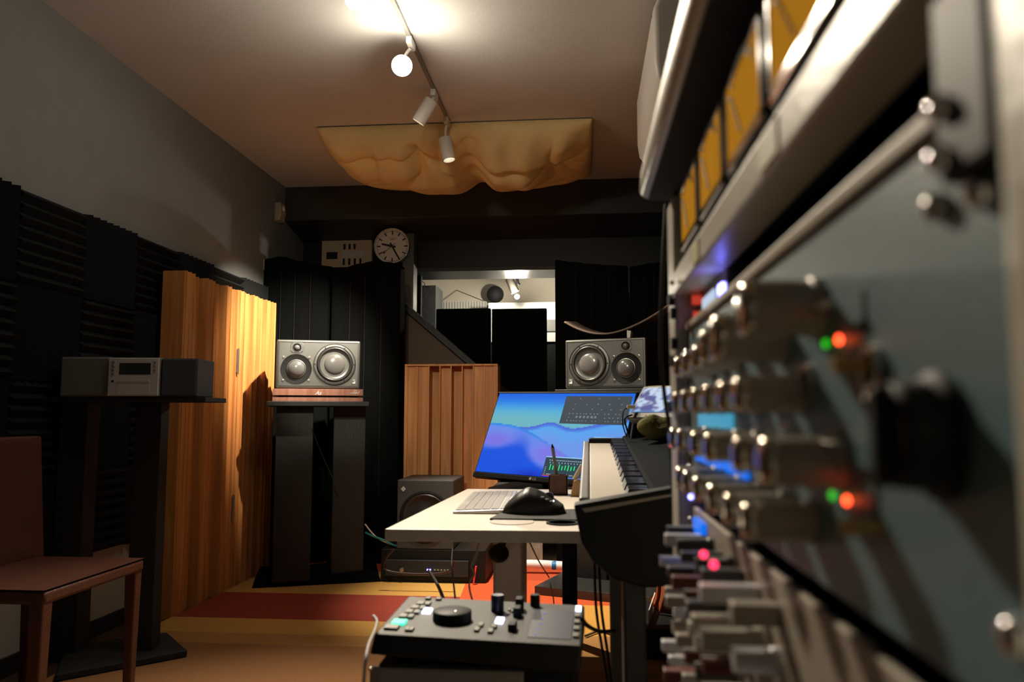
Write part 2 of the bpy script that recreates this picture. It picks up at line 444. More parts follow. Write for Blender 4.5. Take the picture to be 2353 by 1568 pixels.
trap('black fabric panel right of the window, left one of the right pair', -.165, .288, 4.85, [1.89, 1.875, 1.86, 1.85, 1.845], group='tall black fabric panels')
trap('black fabric panel against the right wall behind the rack', .306, .58, 4.85, [1.84, 1.86, 1.885], group='tall black fabric panels')

# panels standing in the opening
for lab, a, b in (('black panel standing in the window, left one', 1003, 1127), ('black panel standing in the window, right one nearer the lamp', 1131, 1256)):
    xa, xb = at(a, 720, Y=5.60).x, at(b, 720, Y=5.60).x
    t = thing('window_panel', lab, 'acoustic panel', (xa, 5.60, WZ0), 0, 'black panels in the window')
    obj('fabric_cover', MB().box(0, xb-xa, 0, .06, 0, at(a, 710, Y=5.6).z-WZ0), M_fab, t, bevel=.006)
    obj('edge_piping', MB().tube([(.0, -.001, 0), (.0, -.001, 1.24)], .0025, 6), mat('grey_seam', (.008, .008, .009), .9), t)

# triangular brace: brown hessian triangle under a dark diagonal rail
t = thing('corner_brace', 'brown hessian triangle under a dark diagonal rail, above the low diffuser', 'brace', (-1.2, 5.2, 0))
A_, B_, C_ = at(932, 706, Y=5.22), at(1086, 838, Y=5.22), at(932, 1000, Y=5.22)
obj('hessian_panel', MB().prism([(A_.x, A_.z-.02), (B_.x+.25, B_.z-.24), (A_.x, B_.z-.24)], 5.22, 5.24, 'y'), M_brnf, t, W=True)
dr = (B_-A_); up = Vector((-dr.z, 0, dr.x)).normalized()*.022
a2, b2 = A_-dr*.04, A_+dr*1.5
obj('diagonal_rail', MB().prism([((a2-up).x, (a2-up).z), ((b2-up).x, (b2-up).z), ((b2+up).x, (b2+up).z), ((a2+up).x, (a2+up).z)], 5.19, 5.25, 'y'), M_stand, t, W=True, bevel=.003)
obj('upright', MB().box(at(915, 900, Y=5.22).x, at(931, 900, Y=5.22).x, 5.2, 5.26, 0, A_.z), M_stand, t, W=True, bevel=.003)

# ------------------------------------------------------------------ fuse panel and clock on the back wall
FY = 5.5
a, b = at(740, 533, Y=FY), at(853, 630, Y=FY)
t = thing('fuse_panel', 'beige fuse panel with breaker slots on the back wall, left of the clock', 'fuse panel', (a.x, FY, b.z))
W_, H_ = b.x-a.x, a.z-b.z
obj('cover', MB().box(0, W_, 0, .038, 0, H_), M_beige, t, bevel=.004)
for k in range(3): obj('breaker', MB().box(W_*(.46+.1*k)-.006, W_*(.46+.1*k)+.008, -.008, .002, H_*.58, H_*.70), M_dark, t)
for k in range(4): obj('breaker', MB().box(W_*(.45+.11*k)-.006, W_*(.45+.11*k)+.008, -.008, .002, H_*.22, H_*.36), M_dark, t)
obj('label_strip', MB().box(W_*.42, W_*.83, -.003, .002, H_*.41, H_*.53), M_ink, t)
obj('meter_window', MB().box(W_*.10, W_*.32, -.004, .002, H_*.36, H_*.52), M_dark, t, bevel=.002)

c = at(901, 566, Y=5.29); CR = 43*5.29/1800
t = thing('wall_clock', 'round white-faced station clock with black hands on the back wall', 'clock', (c.x, 5.302, c.z))
obj('case_ring', MB().lathe([(CR, .035), (CR, -.02), (CR*.985, -.03), (CR*.94, -.03), (CR*.925, -.012), (CR*.925, .0)], (0, 0, 0), (0, 1, 0), 64, cap=False), M_chrome, t, smooth=40)
obj('dial', MB().cyl((0, -.008, 0), (0, .02, 0), CR*.93, n=64), mat('clock_white', (.92, .88, .78), .5), t)
tk = MB()
for k in range(60):
    big = k % 5 == 0; L = .22 if big else .07; wd = .021 if big else .008
    M = Matrix.Rotation(k*PI/30, 4, 'Y')
    tk.box(-CR*wd*1.6, CR*wd*1.6, -.0095, -.0075, CR*(.88-L), CR*.88, M)
obj('hour_marks', tk, M_dark, t)
def hand(nm, ang, l0, l1, w0, w1, m, disc=None, y=-.012):
    M = Matrix.Rotation(math.radians(ang), 4, 'Y')
    hb = MB().add([(-w0, y, -l0), (w0, y, -l0), (w1, y, l1), (-w1, y, l1), (-w0, y-.002, -l0), (w0, y-.002, -l0), (w1, y-.002, l1), (-w1, y-.002, l1)],
                  [(0, 3, 2, 1), (4, 5, 6, 7), (0, 1, 5, 4), (1, 2, 6, 5), (2, 3, 7, 6), (3, 0, 4, 7)], M)
    if disc: hb.cyl(M @ Vector((0, y, disc)), M @ Vector((0, y-.003, disc)), CR*.06, n=20)
    obj(nm, hb, m, t)
hand('hour_hand', 283, CR*.2, CR*.6, .0068, .0055, M_dark)
hand('minute_hand', 150, CR*.2, CR*.86, .0058, .0042, M_dark, y=-.015)
hand('second_hand', 232, CR*.25, CR*.5, .0014, .0012, mat('clock_red', (.25, .03, .02), .5), disc=CR*.56, y=-.018)
obj('maker_mark', MB().box(-.02, .02, -.0095, -.0078, CR*.42, CR*.44).box(-.013, .013, -.0095, -.0078, CR*.35, CR*.37), mat('clock_red', (.25, .03, .02), .5), t)

# detector on the left wall
t = thing('motion_detector', 'small white motion detector high on the left wall near the corner', 'detector', (XL, 5.02, 2.285))
obj('body', MB().prism([(0, -.07), (.04, -.06), (.05, 0), (.04, .06), (0, .06)], -.045, .045, 'y'), mat('aged_white', (.42, .37, .30), .5), t, bevel=.008)
obj('lens', MB().sphere((.045, 0, .02), .02, 12, 8, (.6, 1, 1)), M_white, t, smooth=60)

# ------------------------------------------------------------------ cloth hung under the ceiling
def sm_(a, b, x):
    x = min(max((x-a)/(b-a), 0), 1); return x*x*(3-2*x)
def cloth():
    x0, x1, y0, y1 = -1.44, .065, 4.06, 5.02
    def fn(u, v):
        x = x0+(x1-x0)*u; y = y0+(y1-y0)*v
        lob = 1-.36*math.exp(-((u-.545)/.05)**2)-.05*math.exp(-((u-.545)/.14)**2)
        edge = max(0, math.sin(PI*u))**.30
        sv = math.sin(PI*v**.80)**.60 if 0 < v < 1 else 0
        s = .245*sv*edge*lob
        wv = 0
        for fx, fy, ph, am in ((5.5, 3.5, .3, .065), (-4.5, 5, 1.3, .06), (9, -3, 2.2, .035), (3, 8, .9, .03)):
            q = noise.noise(Vector((u*2.1+fx, v*1.8, fy)))*2.0
            wv += am*(1-abs(math.sin(fx*u+fy*v+ph+q)))**4
        wv += .034*noise.noise(Vector((u*5, v*3.5, 2.1)))+.012*noise.noise(Vector((u*13, v*9, 5.1)))
        ga = .017*math.sin(u*PI*14+2.5*noise.noise(Vector((u*4, v*2, 9))))*math.exp(-v*2.8)*min(1, v*14)
        m = max(0, min(1, 5*v, 3*(1-v), 10*u, 10*(1-u)))*(1-.72*sm_(.42, .72, v))
        z = min(HC-.006-s+(wv-.01)*m-ga, HC-.004)
        return (x, y, z)
    mb = MB(); mb.grid(fn, 220, 130)
    o = obj('ceiling_cloth', mb, M_cloth, smooth=80)
    s = o.modifiers.new('thick', 'SOLIDIFY'); s.thickness = .003
    tag(o, 'tan canvas cloth sagging in two bellies under the ceiling', 'cloth')
cloth()

# ------------------------------------------------------------------ ceiling track and spots
TX = -.705
t = thing('lighting_track', 'thin grey lighting track along the middle of the ceiling', 'track', (TX, 2.6, HC))
obj('rail', MB().box(-.009, .009, -1.9, 1.42, -.014, 0), mat('track_grey', (.24, .23, .21), .5), t, bevel=.002)
obj('end_cap', MB().box(-.010, .010, 1.42, 1.43, -.015, 0), M_black, t)
M_sw = mat('spot_white', (.80, .78, .74), .45)
def spot(label, foot, c, d, lit=None, L=.125, r=.034, bulb=.0, br=.020):
    d = Vector(d).normalized(); c = Vector(c)
    t = thing('track_spotlight', label, 'spotlight', foot, 0, 'spotlights on the ceiling track')
    foot = Vector(foot); back = c-d*(L/2); front = c+d*(L/2)
    obj('adapter', MB().box(foot.x-.012, foot.x+.012, foot.y-.04, foot.y+.04, foot.z-.026, foot.z+.006), M_sw, t, W=True, bevel=.003)
    obj('arm', MB().tube([foot-Vector((0, 0, .03)), (foot+back)/2-Vector((0, 0, .01)), back+d*.03], .007, 10), M_sw, t, W=True, smooth=50)
    hs = obj('lamp_housing', MB().lathe([(r*.9, 0), (r, .006), (r, L), (r*.9, L), (r*.88, L-.02), (r*.85, L-.095), (.001, L-.095)], back, d, 36, cap=True), M_sw, t, W=True, smooth=40)
    if lit:
        obj('bulb', MB().sphere(front+d*bulb, br, 28, 18), lit, hs, W=True, smooth=60)
    return t, front
tA, fA = spot('track spotlight nearest the camera, glowing at the top edge', (TX, 2.50, HC-.018), (-.775, 2.58, 2.40), (.10, -.75, -.66), E_bulb, bulb=.004, br=.040)
tB, fB = spot('second glowing track spotlight, facing the camera', (TX, 3.10, HC-.018), (-.735, 3.07, 2.37), (.22, -.85, -.5), E_bulb, bulb=.004, br=.042)
tC, fC = spot('white track spotlight tilted to the left, in front of the cloth', (TX, 3.63, HC-.018), (-.748, 3.62, 2.388), (-.55, .10, -.85), E_bulb, bulb=-.085, br=.014)
tD, fD = spot('white track spotlight at the far end of the track, hanging low', (TX, 3.98, HC-.018), (-.705, 3.99, 2.325), (.22, -.05, -1), E_bulb, bulb=-.085, br=.014)
dA = Vector((.10, -.75, -.66)).normalized(); dB = Vector((.22, -.85, -.5)).normalized()
light('lamp', 'POINT', fA+dA*.075, LIGHTS['A'], parent=tA, size=.03)
light('lamp', 'POINT', fB+dB*.075, LIGHTS['B'], parent=tB, size=.03)
light('beam', 'SPOT', fA+dA*.08, LIGHTS['A_spot'], target=(.12, .7, .85), spot=75, blend=.9, parent=tA, size=.06)
light('beam', 'SPOT', fB+dB*.08, LIGHTS['B_spot'], target=(-.7, 1.9, .3), spot=72, blend=.9, parent=tB, size=.03)
dC = Vector((-.55, .10, -.85)).normalized()
light('beam', 'SPOT', fC+dC*.02, LIGHTS['C'], target=(-1.86, 4.60, 1.12), spot=48, blend=1.0, parent=tC, size=.02)
dD = Vector((.22, -.05, -1)).normalized()
light('beam', 'SPOT', fD+dD*.02, LIGHTS['D'], target=(-.10, 4.0, 0), spot=62, blend=.8, parent=tD, size=.02)

# two added unseen spots on the track line, giving the speakers frontal light
light('added_fill_left', 'SPOT', (TX, 1.35, 2.36), LIGHTS['E'], target=(-1.33, 4.15, 1.17), spot=15, blend=.6, size=.03)
light('added_fill_right', 'SPOT', (TX, .75, 2.36), LIGHTS['F'], target=(-.25, 4.3, .95), spot=46, blend=.9, size=.03)
# ------------------------------------------------------------------ wall air conditioner
t = thing('air_conditioner', 'white wall-mounted air conditioner high on the right wall', 'air conditioner', (XR, 3.1, 2.05))
prof = [(.60, 2.06), (.40, 2.045), (.30, 2.06), (.270, 2.10), (.262, 2.16), (.262, 2.36), (.285, 2.415), (.34, 2.43), (.60, 2.43)]
obj('casing', MB().prism(prof, 2.68, 3.56, 'y'), M_white, t, W=True, bevel=.018, segs=4, smooth=50)
obj('louver', MB().prism([(.39, 2.038), (.305, 2.050), (.285, 2.072), (.30, 2.085), (.40, 2.06)], 2.78, 3.48, 'y'), M_black, t, W=True, bevel=.004)
obj('panel_seam', MB().prism([(.34, 2.433), (.2605, 2.36), (.2605, 2.355), (.345, 2.428)], 2.745, 2.748, 'y'), M_dark, t, W=True)

# ------------------------------------------------------------------ loudspeakers (local: x right, y depth, z up, front at y=0)
SW, SH = .442, .262
def speaker(label, loc, rz, mir):
    t = thing('loudspeaker', label, 'loudspeaker', loc, rz, 'pair of three-way loudspeakers')
    X = (lambda x: -x) if mir else (lambda x: x)
    obj('cabinet', MB().box(-SW/2, SW/2, .010, .30, 0, SH), M_cab2, t, bevel=.008)
    fb = MB().box(-SW/2, SW/2, .0, .03, 0, SH)
    obj('baffle', fb, M_baf, t, bevel=.009, segs=3)
    g = MB(); o_ = .012
    for (x0, x1, z0, z1) in ((-SW/2+o_, SW/2-o_, o_, o_+.0015), (-SW/2+o_, SW/2-o_, SH-o_-.0015, SH-o_), (-SW/2+o_, -SW/2+o_+.0015, o_, SH-o_), (SW/2-o_-.0015, SW/2-o_, o_, SH-o_)):
        g.box(x0, x1, -.0012, .004, z0, z1)
    obj('baffle_line', g, M_black, t)
    F = (0, -1, 0)
    # woofer
    wx, wz = X(.303-.218), SH-.131
    ff = obj('woofer', MB().lathe([(.112, -.001), (.112, .004), (.108, .006), (.098, .006), (.096, .003), (.095, -.001)], (wx, 0, wz), F, 64, cap=False), M_baf, t, smooth=30)
    obj('surround', MB().lathe([(.096, .002), (.093, .009), (.087, .012), (.081, .009), (.078, .002)], (wx, 0, wz), F, 64, cap=False), M_rub, ff, smooth=60)
    obj('cone', MB().lathe([(.080, .003), (.060, -.006+.004), (.054, -.002)], (wx, 0, wz), F, 64, cap=False), M_cone, ff, smooth=60)
    obj('dust_cap', MB().lathe([(.056*math.cos(a), -.001+.017*math.sin(a)) for a in [k/12*PI/2 for k in range(13)]], (wx, 0, wz), F, 64, cap=False), M_dome, ff, smooth=80)
    obj('trim_ring', MB().lathe([(.1125, .0), (.1125, .0075), (.1105, .0075), (.1105, .0)], (wx, 0, wz), F, 64, cap=False), M_black, ff)
    for k in range(6):
        a = (k+.0)*PI/3
        obj('screw', MB().cyl((wx+.103*math.cos(a), -.005, wz+.103*math.sin(a)), (wx+.103*math.cos(a), -.0075, wz+.103*math.sin(a)), .0035, n=10), M_black, ff)
    # mid dome in waveguide
    mx, mz = X(.1015-.218), SH-.158
    gm = obj('midrange', MB().lathe([(.081, .001), (.080, .004), (.074, .003), (.060, -.003+.004), (.050, .0008)], (mx, 0, mz), F, 56, cap=False), M_black, t, smooth=50)
    obj('dome_ring', MB().lathe([(.051, .001), (.050, .006), (.047, .007), (.045, .003)], (mx, 0, mz), F, 48, cap=False), M_steel, gm, smooth=40)
    obj('dome', MB().lathe([(.045*math.cos(a), .002+.024*math.sin(a)) for a in [k/12*PI/2 for k in range(13)]], (mx, 0, mz), F, 48, cap=False), M_dome, gm, smooth=80)
    obj('cooling_hole', MB().cyl((mx, -.001, mz-.070), (mx, -.0045, mz-.070), .005, n=14), M_dark, gm)
    for sx in (-1, 1):
        for sz in (-1, 1):
            obj('screw', MB().lathe([(.007, .0), (.007, .003), (.004, .0035), (.0035, .001)], (mx+sx*.067, 0, mz+sz*.062), F, 14), M_steel, gm)
    # tweeter
    tx, tz = X(.1027-.218), SH-.043
    tw = obj('tweeter', MB().prism([(tx+.033*a, tz+.028*b) for a, b in ((-1, -.6), (-.7, -1), (.7, -1), (1, -.6), (1, .6), (.7, 1), (-.7, 1), (-1, .6))], -.003, 0, 'y'), M_baf, t, bevel=.001)
    obj('tweeter_ring', MB().lathe([(.023, .003), (.022, .006), (.018, .004), (.014, .003)], (tx, 0, tz), F, 36, cap=False), M_black, tw, smooth=40)
    obj('tweeter_dome', MB().lathe([(.015*math.cos(a), .003+.011*math.sin(a)) for a in [k/8*PI/2 for k in range(9)]], (tx, 0, tz), F, 30, cap=False), M_dome, tw, smooth=80)
    for sx in (-1, 1):
        for sz in (-1, 1): obj('screw', MB().cyl((tx+sx*.025, -.003, tz+sz*.021), (tx+sx*.025, -.0045, tz+sz*.021), .002, n=8), M_black, tw)
    # badge
    bx_ = X(.407-.218)
    bd = obj('badge', MB().box(bx_-.012, bx_+.012, -.002, 0, .022, .052), mat('badge_grey', (.13, .13, .13), .4), t, bevel=.001)
    obj('badge_mark', MB().box(bx_-.007, bx_+.007, -.003, -.002, .028, .034).box(bx_+.001, bx_+.007, -.003, -.002, .034, .040).box(bx_-.006, bx_+.006, -.003, -.002, .045, .047), M_ink, bd)
    return t
def spk_stand(label, loc, rz, zt):
    """front centre of the foot at loc"""
    t = thing('speaker_stand', label, 'speaker stand', loc, rz, 'pair of black loudspeaker stands')
    obj('base_plate', MB().box(-.325, .325, 0, .46, .0, .045), M_stand, t, bevel=.006)
    obj('top_plate', MB().box(-.262, .262, -.10, .26, zt-.024, zt), M_stand, t, bevel=.002)
    return t
# left one
TL = math.radians(19.5)
cL = at(731, 893, Y=4.13)
zpt = at(731, 923, Y=4.13).z
speaker('left loudspeaker, woofer on its right, on the reddish wooden isolator', (cL.x, 4.13, cL.z), TL, False)
sL = thing('speaker_stand', 'left black loudspeaker stand with two square pillars', 'speaker stand', (-1.44, 4.29, 0), TL, 'pair of black loudspeaker stands')
def stand_parts(t, cx, cy, rz, zt, mir, full=True):
    """parts given round the speaker position (cx,cy)"""
    M = Matrix.Translation((cx, cy, 0)) @ Matrix.Rotation(rz, 4, 'Z')
    s = -1 if mir else 1
    def B(nm, x0, x1, y0, y1, z0, z1, m=M_stand, bev=.003):
        xa, xb = sorted((s*x0, s*x1))
        return obj(nm, MB().box(xa, xb, y0, y1, z0, z1, M), m, t, W=True, bevel=bev)
    B('top_plate', -.262, .272, -.03, .36, zt-.026, zt)
    B('pillar', -.215, -.02, .05, .19, .04, zt-.026)
    B('pillar', .09, .265, .12, .26, .04, zt-.026)
    B('base_plate', -.30, .345, .10, .40, .014, .048)
stand_parts(sL, cL.x, 4.13, TL, zpt, False)
# black cloth draped over the foot of the left stand
M = Matrix.Translation((cL.x, 4.13, 0)) @ Matrix.Rotation(TL, 4, 'Z')
def drape(u, v):
    x = -.315+.675*u; y = .07+.35*v
    z = .062+.020*noise.noise(Vector((u*4, v*3, 1)))+(.05 if u > .86 and v > .35 else 0)
    if v < .08: z = max(.013, z*(v/.08))
    if u < .03: z = max(.013, z*(u/.03))
    if u > .97: z = max(.013, z*((1-u)/.03))
    return M @ Vector((x, y, z))
o = obj('draped_cloth', MB().grid(drape, 60, 40), M_fab, smooth=80)
tag(o, 'black cloth lying over the foot of the left loudspeaker stand', 'cloth')
# isolator under left speaker
t = thing('speaker_isolator', 'reddish two-layer wooden isolator with white lettering under left loudspeaker', 'isolation platform', (cL.x, 4.13, zpt), TL)
hz = (cL.z-zpt)
obj('lower_board', MB().box(-.235, .238, -.02, .28, 0, hz*.30), M_iso, t, bevel=.001)
ub = obj('upper_board', MB().box(-.235, .238, -.02, .28, hz*.45, hz*.95), M_iso, t, bevel=.001)
for x in (-.2, .2):
    for y in (.03, .23): obj('damper', MB().cyl((x, y, hz*.28), (x, y, hz*.47), .014, n=16), M_black, t)
text('lettering', 'As', .030, M_ink, ub, Matrix.Translation((.0, -.0205, hz*.50)) @ FRONT, shear=.4)
sq = MB(); pts = [(.172+.0035*i, -.021, hz*(.62+.035*(i % 2))) for i in range(5)]+[(.19, -.021, hz*.66), (.194, -.021, hz*.84), (.199, -.021, hz*.86), (.203, -.021, hz*.72), (.192, -.021, hz*.62)]+[(.205+.0035*i, -.021, hz*(.62+.06*(i % 2))) for i in range(4)]+[(.218, -.021, hz*.80)]
sq.tube(pts, .0011, 5, 3); obj('script_mark', sq, M_ink, ub)

# right one
cR = at(1390, 893, Y=4.13); TR = -math.radians(19.5)
zR = at(1390, 897, Y=4.13).z
speaker('right loudspeaker, woofer on its left, below the curved tray', (cR.x, 4.13, cR.z), TR, True)
sR = thing('speaker_stand', 'right black loudspeaker stand, mostly hidden behind the monitor', 'speaker stand', (.10, 4.2, 0), TR, 'pair of black loudspeaker stands')
M = Matrix.Translation((cR.x, 4.13, 0)) @ Matrix.Rotation(TR, 4, 'Z')
obj('top_plate', MB().box(-.27, .262, -.03, .36, cR.z-.03, cR.z-.003, M), M_stand, sR, W=True, bevel=.003)
obj('pillar', MB().box(-.22, -.04, .12, .26, .04, cR.z-.03, M), M_stand, sR, W=True, bevel=.003)
obj('pillar', MB().box(.03, .22, .05, .19, .04, cR.z-.03, M), M_stand, sR, W=True, bevel=.003)
g0 = at(1228, 1345, Z=.06)
Mb = Matrix.Translation((g0.x, g0.y, 0)) @ Matrix.Rotation(TR, 4, 'Z')
obj('base_plate', MB().box(0, .60, 0, .42, .012, .055, Mb), mat('polished_black', (.035, .035, .033), .25), sR, W=True, bevel=.003)

# curved tray above right speaker
M = Matrix.Translation((cR.x, 4.13, 0)) @ Matrix.Rotation(TR, 4, 'Z')
zb = at(1385, 766, Y=4.2).z
def tray(u, v):
    x = -.245+.60*u; k = (u-.38)
    z = zb+.075*(k/.38)**2*(1 if k < 0 else .0)+(.155*(k/.62)**1.7 if k > 0 else 0)
    return M @ Vector((x, .06+.20*v, z+.02*v))
o = obj('curved_tray', MB().grid(tray, 60, 6), mat('tray_leather', (.20, .155, .12), .45, bump=.15, bscale=80), smooth=80)
s = o.modifiers.new('thick', 'SOLIDIFY'); s.thickness = .009
tag(o, 'thin curved brown tray balanced above the right loudspeaker', 'tray')
t = obj('support_wedge', MB().prism([(-.010, 0), (.006, 0), (.012, zb-cR.z-SH+.005), (-.010, zb-cR.z-SH+.010)], .06, .10, 'y', Matrix.Translation((0, 0, cR.z+SH)) @ Matrix.Translation((cR.x, 4.13, 0)) @ Matrix.Rotation(TR, 4, 'Z') @ Matrix.Translation((.115, 0, 0))), M_white)
tag(t, 'small white wedge propping the curved tray on the right loudspeaker', 'wedge')

# ------------------------------------------------------------------ subwoofer on the black equipment case
s0, s1 = at(913, 1103, Y=4.32), at(1043, 1103, Y=4.32)
sw = s1.x-s0.x
t = thing('subwoofer', 'dark grey subwoofer with a small white diamond badge, behind the desk', 'subwoofer', (s0.x, 4.32, .19), 0)
hS = s0.z-.19
obj('cabinet', MB().box(0, sw, 0, .38, 0, hS), mat('sub_grey', (.045, .045, .045), .55, bump=.1, bscale=400), t, bevel=.006)
dv = obj('driver', MB().lathe([(.143, .0), (.143, .004), (.132, .006), (.125, .002)], (sw*.50, 0, hS*.46), (0, -1, 0), 64, cap=False), M_black, t, smooth=40)
obj('cone', MB().lathe([(.127, .003), (.12, .008), (.108, .003), (.06, .001), (.04, .006), (.0, .010)], (sw*.50, 0, hS*.46), (0, -1, 0), 64, cap=False), M_rub, dv, smooth=50)
obj('badge', MB().prism([(.035, hS-.065), (.049, hS-.050), (.035, hS-.035), (.021, hS-.050)], -.003, 0, 'y'), mat('badge_silver', (.5, .5, .5), .4), t)

e0, e1 = at(888, 1318, Y=4.45), at(1122, 1318, Y=4.45)
t = thing('equipment_case', 'low black equipment case on the rug under the subwoofer', 'equipment case', (e0.x, 4.30, .012), 0)
ew = e1.x-e0.x
obj('case', MB().box(0, ew, .02, .42, 0, .176), M_black, t, bevel=.004)
fp = obj('front_panel', MB().box(.03, ew-.09, .0, .022, .035, .12), M_blackm, t, bevel=.002)
obj('knob', MB().cyl((.125, 0, .07), (.125, -.014, .07), .011, n=20), M_steel, fp, smooth=40)
for k in range(2): obj('blue_light', MB().cyl((.265+.014*k, .001, .072), (.265+.014*k, -.004, .072), .0045, n=12), E_blue, fp)
for k in range(5): obj('button', MB().box(.30+k*.018, .31+k*.018, -.003, 0, .068, .076), M_sil2, fp)
obj('red_edge', MB().box(ew-.07, ew-.062, -.02, .0, .02, .17, Matrix.Rotation(math.radians(8), 4, 'Y')), mat('red_tape', (.8, .05, .05), .5), t, label='thin red strip at the right end')

# lit skirting board and white pipe low in the background
wb0, wb1 = at(1190, 1270, Y=4.78), at(1247, 1270, Y=4.78)
o = obj('worn_board', MB().box(wb0.x, wb1.x, 4.78, 4.80, .012, .42), mat('worn_pale_paint', (.34, .31, .24), .42, bump=.6, bscale=90, stretch=(8, 8, .6), var=.3, vscale=30), bevel=.002); tag(o, 'scratched pale board standing on the rug behind the desk column', 'board')
pp = MB(); pa, pb = at(1200, 1296, Y=4.62), at(1290, 1300, Y=4.62)
pp.tube([pa, (pa+pb)/2+Vector((0, 0, .002)), pb, pb+Vector((.3, -.05, 0))], .024, 16)
t = thing('plastic_tube', 'white plastic tube with a blue band lying behind the right stand', 'tube', (pb.x, 4.6, .02))
obj('tube_body', pp, M_bottle, t, W=True, smooth=60)
obj('blue_band', MB().tube([pb-Vector((.055, -.001, .0)), pb-Vector((.03, -.001, 0))], .0247, 16), mat('tube_blue', (.0, .16, .45), .4), t, W=True, smooth=60, label='blue printed band')

# ------------------------------------------------------------------ low table carrying the monitor
t = thing('side_table', 'low black table behind the desk carrying the big monitor', 'table', (.03, 3.05, 0))
obj('tabletop', MB().box(-.36, .52, 2.70, 3.32, .615, .64), M_stand, t, W=True, bevel=.003)
for x, y in ((at(1309, 1300, Y=2.76).x, 2.76), (.47, 2.76), (at(1309, 1300, Y=3.26).x, 3.26), (.47, 3.26)): obj('leg', MB().box(x-.022, x+.022, y-.022, y+.022, .012, .615), M_stand, t, W=True, bevel=.002)

# monitor
S_ = 1.72
tau, phi, ro = math.radians(25), .576, .019
Hn = Vector((-math.sin(phi), -math.cos(phi), 0)); U = -Hn*math.sin(tau)+Vector((0, 0, math.cos(tau))); R = Vector((math.cos(phi), -math.sin(phi), 0))
U, R = U*math.cos(ro)+R*math.sin(ro), R*math.cos(ro)-U*math.sin(ro)
N = U.cross(R)*-1        # R x U -> towards the viewer is R.cross(U)
N = R.cross(U)
BL = CAMP+(Vector((-.230, 1.642, .793))-CAMP)*S_
mh, mw = .196*S_, .196*S_*1.76
RM = Matrix((R, -N, U)).transposed()     # local x right, y away from viewer, z up
t = thing('computer_monitor', 'large computer monitor showing blue dunes, leaning back behind the desk', 'monitor', BL, R=RM)
obj('casing', MB().box(0, mw, 0, .022, 0, mh), M_black, t, bevel=.004)
obj('chin', MB().box(0, mw, -.003, .02, 0, .018), M_black, t, bevel=.002)
obj('top_rim', MB().box(0, mw, -.003, .02, mh-.004, mh), mat('rim_grey', (.20, .19, .17), .4), t, bevel=.001, label='pale top rim of the monitor')
def sm(a, b, x):
    x = min(max((x-a)/(b-a), 0), 1); return x*x*(3-2*x)
def mixc(a, b, f): return tuple(a[i]*(1-f)+b[i]*f for i in range(3))
def wallp(u, v):
    sky = mixc((.06, .42, .80), (.01, .13, .76), sm(.70, 1.0, v))
    sky = mixc(sky, (.17, .46, .45), .85*sm(.90, .64, v)*(1-.25*u))
    c = sky
    h1 = .60+.075*math.exp(-((u-.47)/.10)**2)-.035*math.sin(u*3.3)+.10*sm(.6, 1, u)
    if v < h1:
        c = mixc((.07, .12, .66), (.08, .33, .82), sm(h1, h1-.07, v))
    h2 = h1-.05
    if v < h2: c = mixc((.10, .36, .84), (.15, .31, .80), sm(h2, h2-.2, v))
    h3 = .615-.10*u-.42*sm(.12, .95, u)
    if v < h3:
        d = h3-v
        c = mixc((.012, .24, .78), (.13, .27, .82), sm(.0, .05, d))
        p1 = math.exp(-(((u-.08)/.17)**2+((v-.40)/.10)**2)); p2 = math.exp(-(((u-.52)/.16)**2+((v-.26)/.13)**2))
        c = mixc(c, (.19, .17, .76), min(1, 1.1*p1)); c = mixc(c, (.20, .18, .78), min(1, 1.1*p2))
        q = sm(.10, .34, d-.14*math.exp(-((u-.30)/.14)**2)*-1-.30*p2-.18*p1)
        c = mixc(c, (.004, .085, .72), q)
        c = mixc(c, (.003, .03, .52), sm(.12, .0, v)*math.exp(-((u-.42)/.13)**2))
    return c
nu, nv = 128, 76
bz = .006; cb = .020
me = bpy.data.meshes.new('screen'); vs = []; cols = []
for j in range(nv+1):
    for i in range(nu+1):
        vs.append((bz+(mw-2*bz)*i/nu, -.0012, cb+(mh-cb-bz)*j/nv)); cols.append((*wallp(i/nu, j/nv), 1))
fs = [(j*(nu+1)+i, j*(nu+1)+i+1, (j+1)*(nu+1)+i+1, (j+1)*(nu+1)+i) for j in range(nv) for i in range(nu)]
me.from_pydata(vs, [], fs); at_ = me.color_attributes.new('pic', 'FLOAT_COLOR', 'POINT')
for i, c in enumerate(cols): at_.data[i].color = c
def vcol_emit(name, attr, s):
    m = bpy.data.materials.new(name); m.use_nodes = True; nt = m.node_tree; b = nt.nodes['Principled BSDF']
    b.inputs['Base Color'].default_value = (.01, .01, .01, 1); b.inputs['Roughness'].default_value = .5; b.inputs['Specular IOR Level'].default_value = .08
    a = nt.nodes.new('ShaderNodeAttribute'); a.attribute_name = attr
    nt.links.new(a.outputs['Color'], b.inputs['Emission Color']); b.inputs['Emission Strength'].default_value = s; return m
me.materials.append(vcol_emit('screen_picture', 'pic', 1.0))
scr = bpy.data.objects.new('screen', me); COL.objects.link(scr); scr.parent = t; WM[scr.name] = WM[t.name]
SWd, SHt = mw-2*bz, mh-cb-bz
def sb(u0, u1, v0, v1, mb, y=-.0020): return mb.box(bz+SWd*u0, bz+SWd*u1, y, -.0013, cb+SHt*v0, cb+SHt*v1)
E_win = emi('window_dark', (.035, .055, .075), .9); E_win2 = emi('window_navy', (.010, .045, .075), .9); E_line = emi('window_line', (.45, .55, .62), .8); E_grn = emi('meter_green', (.02, .75, .18), 1.1); E_bar = emi('title_bar', (.30, .60, .90), 1.0)
w1_ = obj('plugin_window', sb(.53, .985, .63, .965, MB()), E_win, scr)
g = MB()
